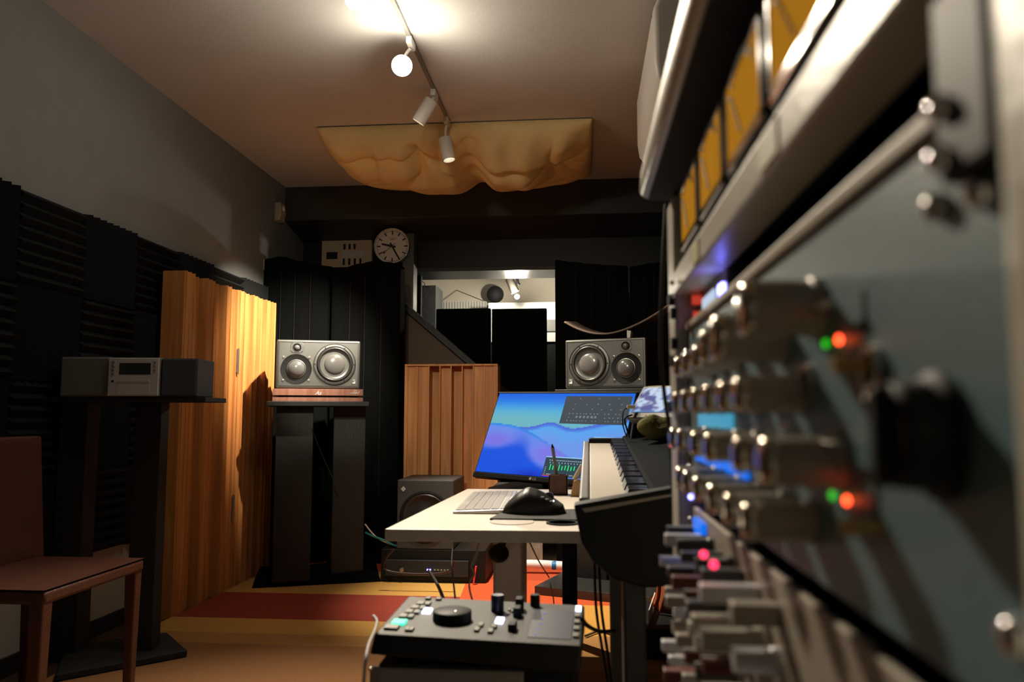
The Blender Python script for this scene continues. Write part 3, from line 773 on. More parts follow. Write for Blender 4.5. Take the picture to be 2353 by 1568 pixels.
for rr, n in ((.93, 3), (.86, 5), (.80, 6), (.745, 16), (.70, 14), (.66, 18)):
    for k in range(n):
        if random.random() < .8:
            uu = .57+.39*(k+.5)/n+random.uniform(-.004, .004); sb(uu, uu+.008, rr, rr+.008+.006*random.random(), g, -.0024)
for k in range(6): sb(.635+.026*k, .648+.026*k, .70, .725, g, -.0024)
obj('readouts', g, emi('readout_grey', (.20, .26, .30), .8), w1_)
w2_ = obj('mixer_window', sb(.505, .86, .012, .235, MB()), E_win2, scr)
g = MB(); sb(.505, .86, .226, .236, g, -.0024); obj('title_strip', g, E_bar, w2_)
g = MB()
for k in range(22): sb(.535+.014*k, .543+.014*k, .188, .198, g, -.0024)
for k in range(14): sb(.54+.021*k, .546+.021*k, .160, .172, g, -.0024)
for k in range(5): sb(.515, .525, .03+.02*k, .035+.02*k, g, -.0024)
for k in range(7): sb(.535+.04*k, .56+.04*k, .030, .037, g, -.0024)
obj('readouts', g, E_line, w2_)
for k in range(9): obj('level_bar', sb(.548+.021*k, .554+.021*k, .082+.004*(k % 3), .150-.008*((k*5) % 3), MB(), -.0024), E_grn, w2_)
obj('red_strip', sb(.51, .56, .012, .020, MB(), -.0024), emi('strip_red', (.8, .03, .08), .9), w2_)
w3_ = obj('small_window', sb(.80, .99, .36, .47, MB()), E_win, scr)
obj('title_strip', sb(.80, .99, .47, .485, MB(), -.0024), E_bar, w3_)
text('maker_mark', 'LG', .013, mat('logo_grey', (.35, .35, .34), .5), t, Matrix.Translation((mw*.465, -.0034, .0045)) @ FRONT)
obj('maker_disc', MB().cyl((mw*.465-.017, -.003, .009), (mw*.465-.017, -.0038, .009), .005, n=16), mat('logo_grey', (.35, .35, .34), .5), t)
# stand, in world space
mc = BL+R*(mw*.42)+U*(mh*.35)-N*.022
ft = Vector((mc.x+.02, 3.0, .64))
obj('neck', MB().tube([mc, mc-N*.05-Vector((0, 0, .05)), ft+Vector((0, 0, .01))], .026, 14), M_black, t, W=True, smooth=60)
fx = at(1208, 1110, Y=2.9)
obj('foot', MB().lathe([(.15, 0), (.15, .006), (.11, .016), (.05, .03), (.02, .034)], (fx.x, 3.0, .64), (0, 0, 1), 40), M_black, t, W=True, smooth=50)

# ------------------------------------------------------------------ desk
t = thing('desk', 'pale laminate sit-stand desk with one grey column in the middle', 'desk', (.05, 1.75, 0))
DT = .72
q0, q1 = at(884, 1216, Z=DT), at(1073, 1124, Z=DT)
top = [(q0.x, q0.y), (.45, q0.y+.01), (.47, q1.y+.02), (q1.x, q1.y)]
obj('desktop', MB().prism(top, DT-.0215, DT, 'z'), M_desk, t, W=True, bevel=.002)
lx0, lx1 = at(1140, 1300, Y=1.72).x, at(1198, 1300, Y=1.72).x
obj('column', MB().box(lx0, lx1, 1.70, 1.80, .03, DT-.03), M_leg, t, W=True, bevel=.006)
obj('column_sleeve', MB().box(lx0-.004, lx1+.006, 1.695, 1.805, .30, DT-.03), M_leg, t, W=True, bevel=.006)
obj('foot_bar', MB().box(lx0-.02, lx1+.02, 1.46, 2.05, .012, .04), M_leg, t, W=True, bevel=.006)
bx0, bx1 = at(1292, 1300, Y=1.9).x, at(1326, 1300, Y=1.9).x
obj('rear_post', MB().box(bx0, bx1, 1.88, 1.93, .013, DT-.03), M_black, t, W=True, bevel=.004, label='black steel post under the desk')
kb_ = at(1146, 1272, Y=1.6)
obj('crank_knob', MB().sphere(kb_, .019, 18, 12, (1.1, 1, 1.0)).cyl(kb_, kb_+Vector((.012, .02, .040)), .008), M_black, t, W=True, smooth=60)
gr = at(1292, 1204, Z=DT)
obj('cable_grommet', MB().lathe([(.030, 0), (.030, .003), (.026, .003), (.025, -.012), (.0, -.012)], (gr.x+.0, gr.y, DT), (0, 0, 1), 36), M_black, t, W=True, smooth=40)

# computer keyboard (long side runs away from the camera)
k0 = at(1040, 1170, Z=DT+.01); k1 = at(1086, 1126, Z=DT+.01)
t = thing('computer_keyboard', 'slim silver computer keyboard lying on the desk behind the mouse', 'keyboard', (k0.x, k0.y, DT), math.atan2(k1.x-k0.x, k1.y-k0.y)*-1)
KL = .40
obj('tray', MB().prism([(0, 0), (.115, 0), (.115, .0095), (0, .0055)], 0, KL, 'y'), mat('aluminium', (.52, .50, .48), .35, metal=.6), t, bevel=.002)
for i in range(6):
    for j in range(19):
        if i == 0 and 4 <= j <= 7:
            if j > 4: continue
            y0, y1 = .012+j*.0203, .012+8*.0203-.003
        else: y0, y1 = .012+j*.0203, .012+(j+1)*.0203-.003
        x = .006+i*.018
        if i*19+j < 96: pass
        KEYM = MATS.get('keycap') or mat('keycap', (.30, .28, .27), .5)
        z = .0055+.004*x/.115
        if i < 5: obj('key', MB().box(x, x+.0152, y0, y1, z, z+.0018), KEYM, t)
        elif j == 0: obj('function_keys', MB().box(x, x+.010, .012, KL-.012, z, z+.0014), KEYM, t)

# mouse mat and mouse
pz = DT
mm = MB(); a0 = at(1125, 1196, Z=pz); a1 = at(1330, 1196, Z=pz); a2 = at(1168, 1170, Z=pz)
t0 = obj('mouse_mat', MB().prism([(a0.x, a0.y), (a0.x+.26, a0.y-.005), (a0.x+.27, a0.y+.20), (a0.x+.016, a0.y+.115)], pz, pz+.004, 'z'), M_blackm, bevel=.001)
tag(t0, 'dark grey mat under the mouse on the desk', 'mouse mat')
o = obj('light_patch_disc', MB().cyl((a0.x+.045, a0.y-.022, pz), (a0.x+.045, a0.y-.022, pz+.0012), .042, n=40), mat('light_patch_tone', (.50, .45, .40), .6)); tag(o, 'pale disc painting in a patch of light at the front of the desk, beside the cable hole', 'light patch')  # thin disc whose pale colour stands for light reflected on the desktop
m0, m1 = at(1150, 1180, Z=pz+.004), at(1296, 1180, Z=pz+.004)
cm = (m0+m1)/2; ml = (m1-m0).length
t = thing('computer_mouse', 'black sculpted computer mouse on the dark mat', 'mouse', (cm.x, cm.y+.015, pz+.004), 0)
def mouse(u, v):
    # u along x (-1..1), v round the section 0..1 (half shell)
    a = u*2-1; th = v*PI
    prof = [(-1, .0), (-.93, .30), (-.75, .55), (-.5, .82), (-.28, .98), (-.15, 1.0), (.1, .92), (.4, .74), (.7, .52), (.9, .34), (1, .0)]
    for k in range(len(prof)-1):
        if prof[k][0] <= a <= prof[k+1][0]:
            f = (a-prof[k][0])/(prof[k+1][0]-prof[k][0]); h = prof[k][1]*(1-f)+prof[k+1][1]*f; break
    wy = (1-abs(a)**3.2)**.5
    y = -math.cos(th)*wy*.040
    z = max(0, math.sin(th))**.62*h*.050
    return (a*ml/2+.004*math.sin(th), y, z)
obj('shell', MB().grid(mouse, 60, 40), M_blackm if False else mat('mouse_shell', (.012, .013, .013), .38), t, smooth=60)
obj('indicator', MB().cyl((ml*.34, -.026, .0262), (ml*.34, -.028, .027), .0012, n=8).sphere((ml*.34, -.028, .026), .0014, 8, 6), E_white, t)
obj('scroll_wheel', MB().cyl((ml*.26, -.006, .031), (ml*.26, .006, .031), .010, n=20), M_rub, t, smooth=40)
for k in range(3): obj('side_button', MB().box(ml*(.14+.07*k), ml*(.14+.07*k)+.007, -.031, -.024, .031-.004*k, .0345-.004*k), M_sil2, t, bevel=.001)

# pencil box, pencil, stick
pb = at(1283, 1121, Y=2.02)
t = thing('pencil_box', 'small dark wooden pencil box on the desk in front of the monitor', 'pencil box', (pb.x, 2.02, DT))
ph = at(1283, 1091, Y=2.02).z-DT; w_ = 21*2.02/1800
obj('box', MB().box(-w_, w_, -.02, .02, 0, .004).box(-w_, -w_+.004, -.02, .02, 0, ph).box(w_-.004, w_, -.02, .02, 0, ph).box(-w_, w_, -.02, -.016, 0, ph).box(-w_, w_, .016, .02, 0, ph), M_brownp, t, bevel=.001)
pa, pc = at(1281, 1095, Y=2.02), at(1270, 1030, Y=2.03)
t = thing('pencil', 'grey pencil standing in the wooden pencil box', 'pencil', (pa.x, 2.02, DT+.004))
obj('barrel', MB().cyl((pa.x+.004, 2.02, DT+.006), pc, .0042, n=8), mat('pencil_grey', (.22, .21, .19), .5), t, W=True)
dpc = (pc-pa).normalized()
obj('tip', MB().cyl(pc, pc+dpc*.010, .0042, .0015, n=8), M_black, t, W=True)
s0_, s1_ = at(1320, 1102, Y=1.98), at(1337, 1068, Y=1.98)
t = thing('letter_opener', 'pale wooden letter opener leaning on a tan stand beside the pencil box', 'letter opener', (s0_.x, 1.98, DT))
obj('blade', MB().cyl(s0_, s1_, .006, .004, n=10), mat('pale_wood', (.62, .52, .38), .5), t, W=True)
o = obj('tan_stand', MB().prism([(s0_.x-.010, DT), (s0_.x+.035, DT), (s0_.x+.03, DT+.012), (s0_.x+.008, s0_.z+.002), (s0_.x-.002, s0_.z-.004)], 1.965, 1.995, 'y'), mat('tan_card', (.45, .26, .11), .6), bevel=.001)
tag(o, 'small tan wedge stand holding the letter opener on the desk', 'stand')

# ------------------------------------------------------------------ stage piano, rising slightly away from the camera
KY0, KY1 = 1.17, 2.10
zk0, zk1 = at(1400, 1147, Y=KY0).z, at(1400, 1019, Y=KY1).z
xk0 = at(1356, 1140, Y=KY0).x; xk1 = at(1355, 1025, Y=KY1).x
dirK = Vector((xk1-xk0, KY1-KY0, zk1-zk0)); LK = dirK.length; dirK.normalize()
Xk = Vector((1, 0, 0)); Xk = (Xk-dirK*Xk.dot(dirK)).normalized(); Zk = Xk.cross(dirK)
RK = Matrix((Xk, dirK, Zk)).transposed()
t = thing('stage_piano', 'stage piano with its keys running away from the camera, right of the monitor', 'piano', (xk0, KY0, zk0), R=RK)
nk = 40; kw = LK/nk
obj('key_slip', MB().box(-.016, -.002, -.012, LK+.02, -.055, .004), M_sil2, t, bevel=.003)
obj('key_bed', MB().box(-.002, .33, -.010, LK+.02, -.06, -.022), M_sil2, t, bevel=.003)
for k in range(nk):
    obj('white_key', MB().box(.0, .145, k*kw+.0004, (k+1)*kw-.0004, -.020, 0), M_keyw, t, bevel=.0008)
for k in range(nk):
    if k % 7 in (0, 1, 3, 4, 5):
        y = (k+1)*kw
        obj('black_key', MB().hexa([(.052, y-.0070, 0), (.100, y-.0070, 0), (.100, y+.0070, 0), (.052, y+.0070, 0), (.057, y-.006, .0125), (.100, y-.006, .0125), (.100, y+.006, .0125), (.057, y+.006, .0125)]), M_keyb, t, bevel=.0008)
obj('end_block', MB().box(-.002, .15, LK, LK+.03, -.03, .012), M_black, t, bevel=.003)
obj('control_panel', MB().prism([(.085, .0135), (.092, .018), (.165, .030), (.33, .040), (.33, -.03), (.146, -.03), (.146, .0135)], -.008, LK+.03, 'y'), mat('piano_black', (.006, .008, .011), .8, spec=.04), t, bevel=.003)
obj('end_cheek', MB().box(-.002, .33, -.022, -.010, -.05, .0), M_sil2, t, bevel=.002)
o_ = at(1345, 1110, Y=1.25)
tp = thing('piano_rest', 'black block lifting the stage piano off the desk', 'support', (.15, 1.8, DT))
obj('block', MB().box(.04, .30, 1.55, 1.95, DT, DT+.035), M_blackm, tp, W=True)

# black tilted stand in front of the piano
FYb = 1.10
def PX(x, y, Y=FYb):
    p = at(x, y, Y=Y); return (p.x, p.z)
poly = [PX(1318, 1160), PX(1560, 1118), PX(1640, 1118), PX(1640, 1345), PX(1480, 1352), PX(1408, 1332), PX(1362, 1292), PX(1336, 1248)]
t = thing('keyboard_stand', 'black slant-sided stand in front of the stage piano, on a dark post', 'stand', (.12, 1.12, 0))
obj('side_cheek', MB().prism(poly, FYb, FYb+.0345, 'y'), M_black, t, W=True, bevel=.004)
obj('body', MB().prism([(a+.006, b-.004) for a, b in poly], FYb+.035, 1.152, 'y'), M_black, t, W=True, bevel=.004)
st = [PX(1336, 1169), PX(1546, 1134), PX(1546, 1141), PX(1345, 1178)]
obj('edge_strip', MB().prism(st, FYb-.003, FYb+.001, 'y').prism([PX(1543, 1137), PX(1549, 1137), PX(1549, 1400), PX(1543, 1400)], FYb-.003, FYb+.001, 'y'), mat('strip_grey', (.30, .27, .23), .4), t, W=True, bevel=.0008, label='thin grey strip along the edge')
pl0, pl1 = at(1432, 1400, Y=1.14).x, at(1484, 1400, Y=1.14).x
obj('post', MB().box(pl0, pl1, 1.13, 1.20, .02, .70), mat('post_black', (.022, .023, .024), .5), t, W=True, bevel=.004)
pl2, pl3 = at(1402, 1400, Y=1.45).x, at(1436, 1400, Y=1.45).x
obj('rear_post', MB().box(pl2, pl3, 1.44, 1.48, .02, .69), mat('post_dark', (.05, .048, .045), .5), t, W=True, bevel=.004)
obj('foot', MB().box(pl0-.10, pl1+.10, 1.10, 1.55, .012, .035), M_blackm, t, W=True, bevel=.004)

# small field monitor on its black block
FM = 1.95
c0, c1 = at(1441, 953, Y=FM), at(1478, 893, Y=FM+.10)
ux = (c1-c0); fw = .19
ph2 = .92
Rr = Vector((math.cos(ph2), -math.sin(ph2), 0)); n2 = Vector((-math.sin(ph2), -math.cos(ph2), 0)); t2 = math.radians(36)
U2 = -n2*math.sin(t2)+Vector((0, 0, math.cos(t2))); N2 = Rr.cross(U2)
RM2 = Matrix((Rr, -N2, U2)).transposed()
t = thing('field_monitor', 'small tilted field monitor with a bluish picture, above the stage piano', 'monitor', at(1438, 962, Y=FM), R=RM2)
fh = .100
obj('casing', MB().box(0, fw, 0, .025, 0, fh), mat('field_mon_body', (.022, .022, .022), .45), t, bevel=.004)
obj('top_label', MB().box(.012, .065, .004, .018, fh-.0005, fh+.002), mat('yellow_label', (.45, .38, .08), .6), t, label='yellowish label on the top edge')
me = bpy.data.meshes.new('screen'); vs = []; cols = []; nu, nv = 60, 36
for j in range(nv+1):
    for i in range(nu+1):
        u, v = i/nu, j/nv
        vs.append((.008+(fw-.016)*u, -.001, .018+(fh-.026)*v))
        q = noise.noise(Vector((u*4, v*3, .3)))+.6*noise.noise(Vector((u*11, v*8, 2)))
        b = sm(-.1, .55, q+.5*math.exp(-((u-.55)**2+(v-.8)**2)/.06))
        c = mixc((.015, .035, .30), (.55, .72, .95), b); c = mixc(c, (.05, .30, .75), sm(.12, 0, v)*.6)
        cols.append((*c, 1))
fs = [(j*(nu+1)+i, j*(nu+1)+i+1, (j+1)*(nu+1)+i+1, (j+1)*(nu+1)+i) for j in range(nv) for i in range(nu)]
me.from_pydata(vs, [], fs); at_ = me.color_attributes.new('pic', 'FLOAT_COLOR', 'POINT')
for i, c in enumerate(cols): at_.data[i].color = c
me.materials.append(vcol_emit('field_picture', 'pic', .8))
s2 = bpy.data.objects.new('screen', me); COL.objects.link(s2); s2.parent = t; WM[s2.name] = WM[t.name]
text('maker_mark', 'TASCAM', .0085, mat('gold_print', (.55, .42, .22), .4), t, Matrix.Translation((fw*.42, -.0008, .006)) @ FRONT)
b0 = at(1450, 1012, Y=FM+.04)
t = thing('monitor_block', 'black block standing on the piano under the small field monitor', 'stand', (b0.x, FM+.04, b0.z))
obj('block', MB().hexa([(-.003, 0, -.015), (.10, 0, -.015), (.10, .06, -.015), (-.003, .06, -.015), (.008, .005, .052), (.10, .005, .052), (.10, .06, .052), (.008, .06, .052)]), M_black, t, bevel=.003)
hp = at(1452, 936, Y=FM-.01)
t = thing('plug_adapter', 'pale adapter plugged into the left side of the small field monitor', 'adapter', hp)
obj('plug', MB().box(-.012, .008, -.006, .006, -.004, .005), M_beige, t, bevel=.001)
t = obj('cap', MB().sphere((0, 0, 0), .045, 24, 14, (1.0, .7, .65)), M_olive, smooth=70)
cp = at(1512, 985, Y=1.80); t.location = cp; WM[t.name] = Matrix.Translation(cp)
for v in t.data.vertices: v.co += Vector((0, 0, 1))*.010*noise.noise(v.co*40)+v.co*.25*noise.noise(v.co*25)
tag(t, 'crumpled olive cloth cap beside the small field monitor', 'cap')

# ------------------------------------------------------------------ controller on a grey cabinet in the foreground
hC = .662
f0, f1 = at(860, 1456, Z=hC), at(1337, 1484, Z=hC)
b0_ = at(938, 1370, Z=hC+.003); b1_ = at(1343, 1391, Z=hC+.003)
t = thing('studio_controller', 'black desktop studio controller with jog wheel and lit buttons in the foreground', 'controller', f0)
def CP(u, v, dz=0.0):
    a = f0.lerp(f1, u); b = b0_.lerp(b1_, u); p = a.lerp(b, v); return p+Vector((0, 0, dz))
zc = -.075
cas = MB().hexa([CP(-.02, -.02, -.024), CP(.99, -.01, -.030), CP(1, 1, -.035), CP(.0, 1, -.035), CP(0, 0), CP(1, 0), CP(1, 1), CP(0, 1)])
obj('casing', cas, mat('controller_body', (.009, .010, .0095), .55, bump=.1, bscale=500), t, W=True, bevel=.003)
def cbox(nm, u0, u1, v0, v1, h, m, bev=.0006, parent=None):
    mb = MB().hexa([CP(u0, v0, -.001), CP(u1, v0, -.001), CP(u1, v1, -.001), CP(u0, v1, -.001), CP(u0, v0, h), CP(u1, v0, h), CP(u1, v1, h), CP(u0, v1, h)])
    return obj(nm, mb, m, parent or t, W=True, bevel=bev)
def cknob(nm, u, v, r, h, m, r2=None, hat=None):
    p = CP(u, v); return obj(nm, MB().lathe([(r, 0), (r, h*.9), ((r2 or r*.92), h)], p, (0, 0, 1), 32), m, t, W=True, smooth=40)
M_cb = mat('grey_button', (.22, .22, .20), .5)
cbox('button', .03, .10, .085, .17, .003, M_cb); cbox('lit_button', .045, .115, .20, .31, .003, E_teal)
for k in range(4): cbox('button', .055+.012*k, .095+.012*k, .37+.12*k, .45+.12*k, .003, M_cb); cbox('button', .10+.012*k, .13+.012*k, .37+.12*k, .45+.12*k, .003, M_cb)
for k in range(2): cbox('button', .14+.02*k, .16+.02*k, .07+.0*k, .14, .003, M_cb)
cbox('lit_button', .155, .20, .52, .63, .003, E_white)
for k in range(2): cbox('button', .115+.06*k, .145+.06*k, .90, .955, .003, M_cb)
wh = cknob('jog_wheel', .335, .41, .0245, .0125, M_black)
wp = CP(.335, .41)
obj('finger_dimple', MB().sphere(wp+Vector((.006, -.008, .0128)), .0028, 14, 8, (1, 1, .3)), M_steel, wh, W=True, smooth=60)
cbox('button', .33, .36, .68, .745, .002, M_cb)
cknob('knob', .545, .70, .0085, .021, mat('knob_blueish', (.018, .022, .05), .3))
cbox('lit_button', .56, .60, .37, .49, .003, E_white)
for k in range(2): cbox('button', .475+.008*k, .50+.008*k, .15+.11*k, .235+.11*k, .003, M_cb); cbox('button', .545+.008*k, .57+.008*k, .13+.11*k, .215+.11*k, .003, M_cb)
for k in range(6): cbox('button', .60+.02*(k % 3), .615+.02*(k % 3), .60+.10*(k//3)+.07*(k % 3), .65+.10*(k//3)+.07*(k % 3), .0025, M_cb)
cbox('fader_slot', .655, .668, .12, .88, .0006, M_dark)
for v, h in ((.20, .009), (.55, .012), (.72, .016)): cbox('fader_cap' if v < .5 else 'encoder', .638, .680, v, v+.10, h, M_black, bev=.002)
cknob('knob', .735, .90, .0065, .015, M_black)
scn = cbox('touch_display', .74, .95, .10, .80, .0008, emi('dim_blue_display', (.008, .010, .03), .7))
for k in range(5): cbox('display_mark', .775+.004*k, .785+.004*k, .14+.13*k, .17+.13*k, .0014, emi('blue_mark', (.04, .05, .45), .9), parent=scn)
cbox('lit_button', .955, .985, .80, .91, .003, E_white)
for k in range(4): cbox('button', .955, .982, .14+.16*k, .22+.16*k, .003, M_cb)

CYf = f0.y+.01
ztop = at(870, 1534, Y=CYf).z
cxl, cxm, cxr = at(868, 1534, Y=CYf).x, at(1203, 1534, Y=CYf).x, at(1325, 1534, Y=CYf).x
t = thing('equipment_cabinet', 'grey cabinet under the studio controller at the bottom edge', 'cabinet', ((cxl+cxr)/2, CYf+.1, 0))
obj('carcass', MB().box(cxl, cxm, CYf, CYf+.20, .014, ztop), mat('cabinet_grey', (.30, .285, .27), .5), t, W=True, bevel=.003)
obj('top_tray', MB().box(cxl+.002, cxr, CYf-.004, CYf+.19, ztop+.0005, f0.z-.036), M_blackm, t, W=True, bevel=.003)
obj('side_door', MB().box(cxm+.001, cxr, CYf+.006, CYf+.20, .014, ztop), M_black, t, W=True, bevel=.003)
obj('screw', MB().sphere(at(851, 1538, Y=CYf), .0024, 10, 8).box(at(849, 1538, Y=CYf).x, cxl+.002, CYf+.002, CYf+.006, ztop-.03, ztop), M_knoba, t, W=True)

# ------------------------------------------------------------------ chair
t = thing('leather_chair', 'brown leather side chair at the lower left', 'chair', (-1.66, 2.31, 0))
zs = .45
def seat(u, v):
    x = -1.87+.41*u; y = 2.06+.49*v
    return Vector((x, y, zs-.004-.014*math.sin(PI*u)*math.sin(PI*v)))
sb_ = MB().grid(seat, 16, 16)
vs_ = [Vector((p.x, p.y, zs-.045)) for p in sb_.v]; nO = len(sb_.v)
sb_.box(-1.87, -1.46, 2.06, 2.55, zs-.045, zs-.008)
obj('seat', sb_, M_leath, t, W=True, bevel=.010, segs=3, smooth=50)
def back(u, v):
    yy = 2.075+.50*u; zz = zs-.02+.42*v
    x = -1.84-.035*v-.02*math.sin(PI*u)
    return Vector((x, yy-.012*(v)*(1 if u < .5 else -1)*0, zz))
bk = MB(); A2 = 14; pts = []
bk.grid(back, A2, A2)
o = obj('backrest', bk, M_leath, t, W=True, smooth=60)
s = o.modifiers.new('thick', 'SOLIDIFY'); s.thickness = .026; s.offset = 0
bv = o.modifiers.new('bevel', 'BEVEL'); bv.width = .010; bv.segments = 3
for (x, y, ww) in ((-1.485, 2.082, .022), (-1.485, 2.53, .020), (-1.845, 2.082, .020), (-1.845, 2.53, .020)):
    obj('leg', MB().hexa([Vector((x-ww*.7, y-ww*.7, .013)), Vector((x+ww*.7, y-ww*.7, .013)), Vector((x+ww*.7, y+ww*.7, .013)), Vector((x-ww*.7, y+ww*.7, .013)), Vector((x-ww, y-ww, zs-.02)), Vector((x+ww, y-ww, zs-.02)), Vector((x+ww, y+ww, zs-.02)), Vector((x-ww, y+ww, zs-.02))]), M_leath, t, W=True, bevel=.005)

# ------------------------------------------------------------------ hi-fi on its stand by the left wall
HY = 2.82
hl, hr = at(150, 912, Y=HY), at(455, 925, Y=HY+.06)
RZ = math.radians(7)
hb = thing('hifi_stand', 'black column stand with a wide foot under the small hi-fi', 'stand', (hl.x+.27, HY, 0), RZ)
hz0 = hl.z
L_ = .545
Wl = lambda px, Yq: None
obj('shelf', MB().box(-.30, .27, -.0, .24, hz0-.02, hz0-.002), M_blackm, hb, bevel=.002)
obj('column', MB().box(-.300, -.195, .06, .16, .038, hz0-.02), M_blackm, hb, bevel=.003)
obj('column', MB().box(-.025, .075, .08, .16, .038, hz0-.02), M_blackm, hb, bevel=.003)
fpz = at(430, 1510, Z=.014)
obj('base_plate', MB().add([WM[hb.name].inverted() @ Vector(p) for p in ((fpz.x, fpz.y, .014), (-1.70, 3.16, .014), (-1.99, 2.95, .014), (-1.80, 2.62, .014), (fpz.x, fpz.y, .038), (-1.70, 3.16, .038), (-1.99, 2.95, .038), (-1.80, 2.62, .038))],
    [(0, 3, 2, 1), (4, 5, 6, 7), (0, 1, 5, 4), (1, 2, 6, 5), (2, 3, 7, 6), (3, 0, 4, 7)]), M_blackm, hb, bevel=.004)
hh = at(150, 822, Y=HY).z-hz0
def hix(px): return (at(px, 870, Y=HY+.03).x-(hl.x+.27))/math.cos(RZ)
x0, x1, x2, x3 = -.272, hix(268), hix(375), hix(454)
t = thing('hifi_speaker', 'grey hi-fi speaker box left of the silver receiver', 'speaker', (hl.x+.27, HY, hz0), RZ)
obj('cabinet', MB().box(x0, x1-.002, 0, .18, 0, hh), M_hifi, t, bevel=.004); obj('grille', MB().box(x0+.004, x1-.006, -.006, .0, .004, hh-.004), M_hifi, t, bevel=.003)
t = thing('hifi_speaker', 'dark hi-fi speaker box right of the silver receiver, before the diffuser', 'speaker', (hl.x+.27, HY, hz0), RZ)
obj('cabinet', MB().box(x2+.002, x3, 0, .18, 0, hh*.97), M_hifid, t, bevel=.004); obj('grille', MB().box(x2+.006, x3-.004, -.005, 0, .004, hh*.97-.004), M_hifid, t, bevel=.003)
t = thing('cd_receiver', 'silver compact disc receiver between the two hi-fi speakers', 'receiver', (hl.x+.27, HY, hz0), RZ)
obj('body', MB().box(x1, x2, -.012, .18, 0, hh*.98), M_hifi, t, bevel=.003)
fpn = obj('faceplate', MB().box(x1, x2, -.020, -.012, .002, hh*.97), M_silver, t, bevel=.003)
cw = x2-x1
obj('display', MB().box(x1+cw*.22, x1+cw*.84, -.0215, -.019, hh*.55, hh*.84), M_lcd, fpn, bevel=.003)
obj('disc_tray', MB().box(x1+cw*.2, x1+cw*.82, -.023, -.019, hh*.36, hh*.42), M_silver, fpn, bevel=.001)
obj('flap', MB().box(x1+cw*.18, x1+cw*.84, -.0215, -.019, hh*.04, hh*.29), M_silver, fpn, bevel=.001)
for k in range(4): obj('button', MB().cyl((x1+cw*.1, -.019, hh*(.85-.1*k)), (x1+cw*.1, -.024, hh*(.85-.1*k)), .005, n=14), M_steel, fpn)
for k in range(3): obj('button', MB().cyl((x1+cw*.92, -.019, hh*(.85-.1*k)), (x1+cw*.92, -.024, hh*(.85-.1*k)), .004, n=14), M_steel, fpn)
obj('socket', MB().cyl((x1+cw*.1, -.019, hh*.38), (x1+cw*.1, -.0215, hh*.38), .005, n=14), M_dark, fpn)
# thin rod by the chair
o = obj('thin_rod', MB().cyl(at(88, 1168, Y=2.8), at(128, 1132, Y=2.9), .003), mat('rod_grey', (.2, .2, .2), .4)); tag(o, 'thin grey rod slanting up behind the chair back', 'rod')
# pale wall strip below the foam
struct('trim_1', MB().box(XL, XL+.008, 2.2, 5.1, .07, .352), M_wallw)

# ------------------------------------------------------------------ cables
def cable(label, pts, r, m=M_black, cat='cable', name='cable'):
    o = obj(name, MB().tube(pts, r, 8, 6), m, smooth=70); tag(o, label, cat); return o
A3 = lambda x, y, Y: at(x, y, Y=Y)
cable('black cable dropping from the desk to the controller, left one', [A3(985, 1312, 1.9), A3(1003, 1340, 1.7), A3(1018, 1376, 1.4), A3(1022, 1420, 1.25)], .0035)
cable('thin black cable dropping beside the thicker one left of the desk column', [A3(1040, 1262, 1.9), A3(1038, 1300, 1.8), A3(1046, 1376, 1.4), A3(1050, 1420, 1.25)], .0018)
cable('white cable looped in a bow under the desk', [A3(1100, 1248, 1.6), A3(1088, 1300, 1.6), A3(1098, 1268, 1.6), A3(1084, 1300, 1.6), A3(1090, 1320, 1.6), A3(1078, 1345, 1.6), A3(1088, 1390, 1.4)], .0018, mat('white_cable', (.5, .48, .48), .5))
cable('white cable hanging at the left side of the controller', [A3(858, 1416, .98), A3(866, 1428, .96), A3(861, 1450, .93), A3(848, 1480, .87), A3(840, 1520, .83), A3(834, 1600, .83)], .0018, mat('white_cable', (.5, .48, .48), .5))
cable('pair of black cables hanging right of the desk, left one', [A3(1366, 1290, 1.30), A3(1370, 1400, 1.28), A3(1385, 1500, 1.25), A3(1400, 1600, 1.22)], .0022)
cable('pair of black cables hanging right of the desk, right one', [A3(1376, 1290, 1.30), A3(1382, 1400, 1.28), A3(1396, 1500, 1.25), A3(1408, 1600, 1.22)], .0022)
cable('black cable curving out of the right side of the controller', [A3(1338, 1425, 1.0), A3(1352, 1440, 1.1), A3(1380, 1452, 1.25), A3(1412, 1450, 1.4)], .003)
cable('thin black cable slanting down behind the desk column', [A3(1217, 1247, 2.6), A3(1238, 1290, 3.2), A3(1262, 1328, 4.15)], .003)
cable('white wire end sticking up at the left edge of the desk', [A3(839, 1205, 4.28), A3(852, 1222, 4.3), A3(868, 1237, 4.32), A3(900, 1252, 4.35), A3(930, 1256, 4.38)], .0040, mat('white_wire', (.85, .85, .85), .4))
cable('teal wire beside the white wire at the left edge of the desk', [A3(839, 1224, 4.28), A3(860, 1234, 4.3), A3(885, 1243, 4.32), A3(905, 1254, 4.35), A3(925, 1258, 4.38)], .0055, mat('teal_wire', (.02, .22, .23), .4))
cable('dark cable looped round the low equipment case', [A3(905, 1262, 4.1), A3(884, 1290, 4.1), A3(890, 1312, 4.1), A3(960, 1320, 4.1), A3(1030, 1314, 4.1), A3(1044, 1290, 4.1)], .006, mat('dark_red_cable', (.03, .012, .014), .4))
cable('black cable hanging beside the rack post', [A3(1531, 470, .80), A3(1524, 600, .79), A3(1518, 780, .78), A3(1526, 900, .77), A3(1540, 1000, .76), A3(1547, 1130, .76), A3(1552, 1300, .78), A3(1556, 1568, .80), Vector((.10, .80, .003))], .0021)
cable('thin black cables looping below the small field monitor', [A3(1445, 938, 1.94), A3(1433, 944, 1.93), A3(1431, 975, 1.92), A3(1440, 1004, 1.92)], .0016)
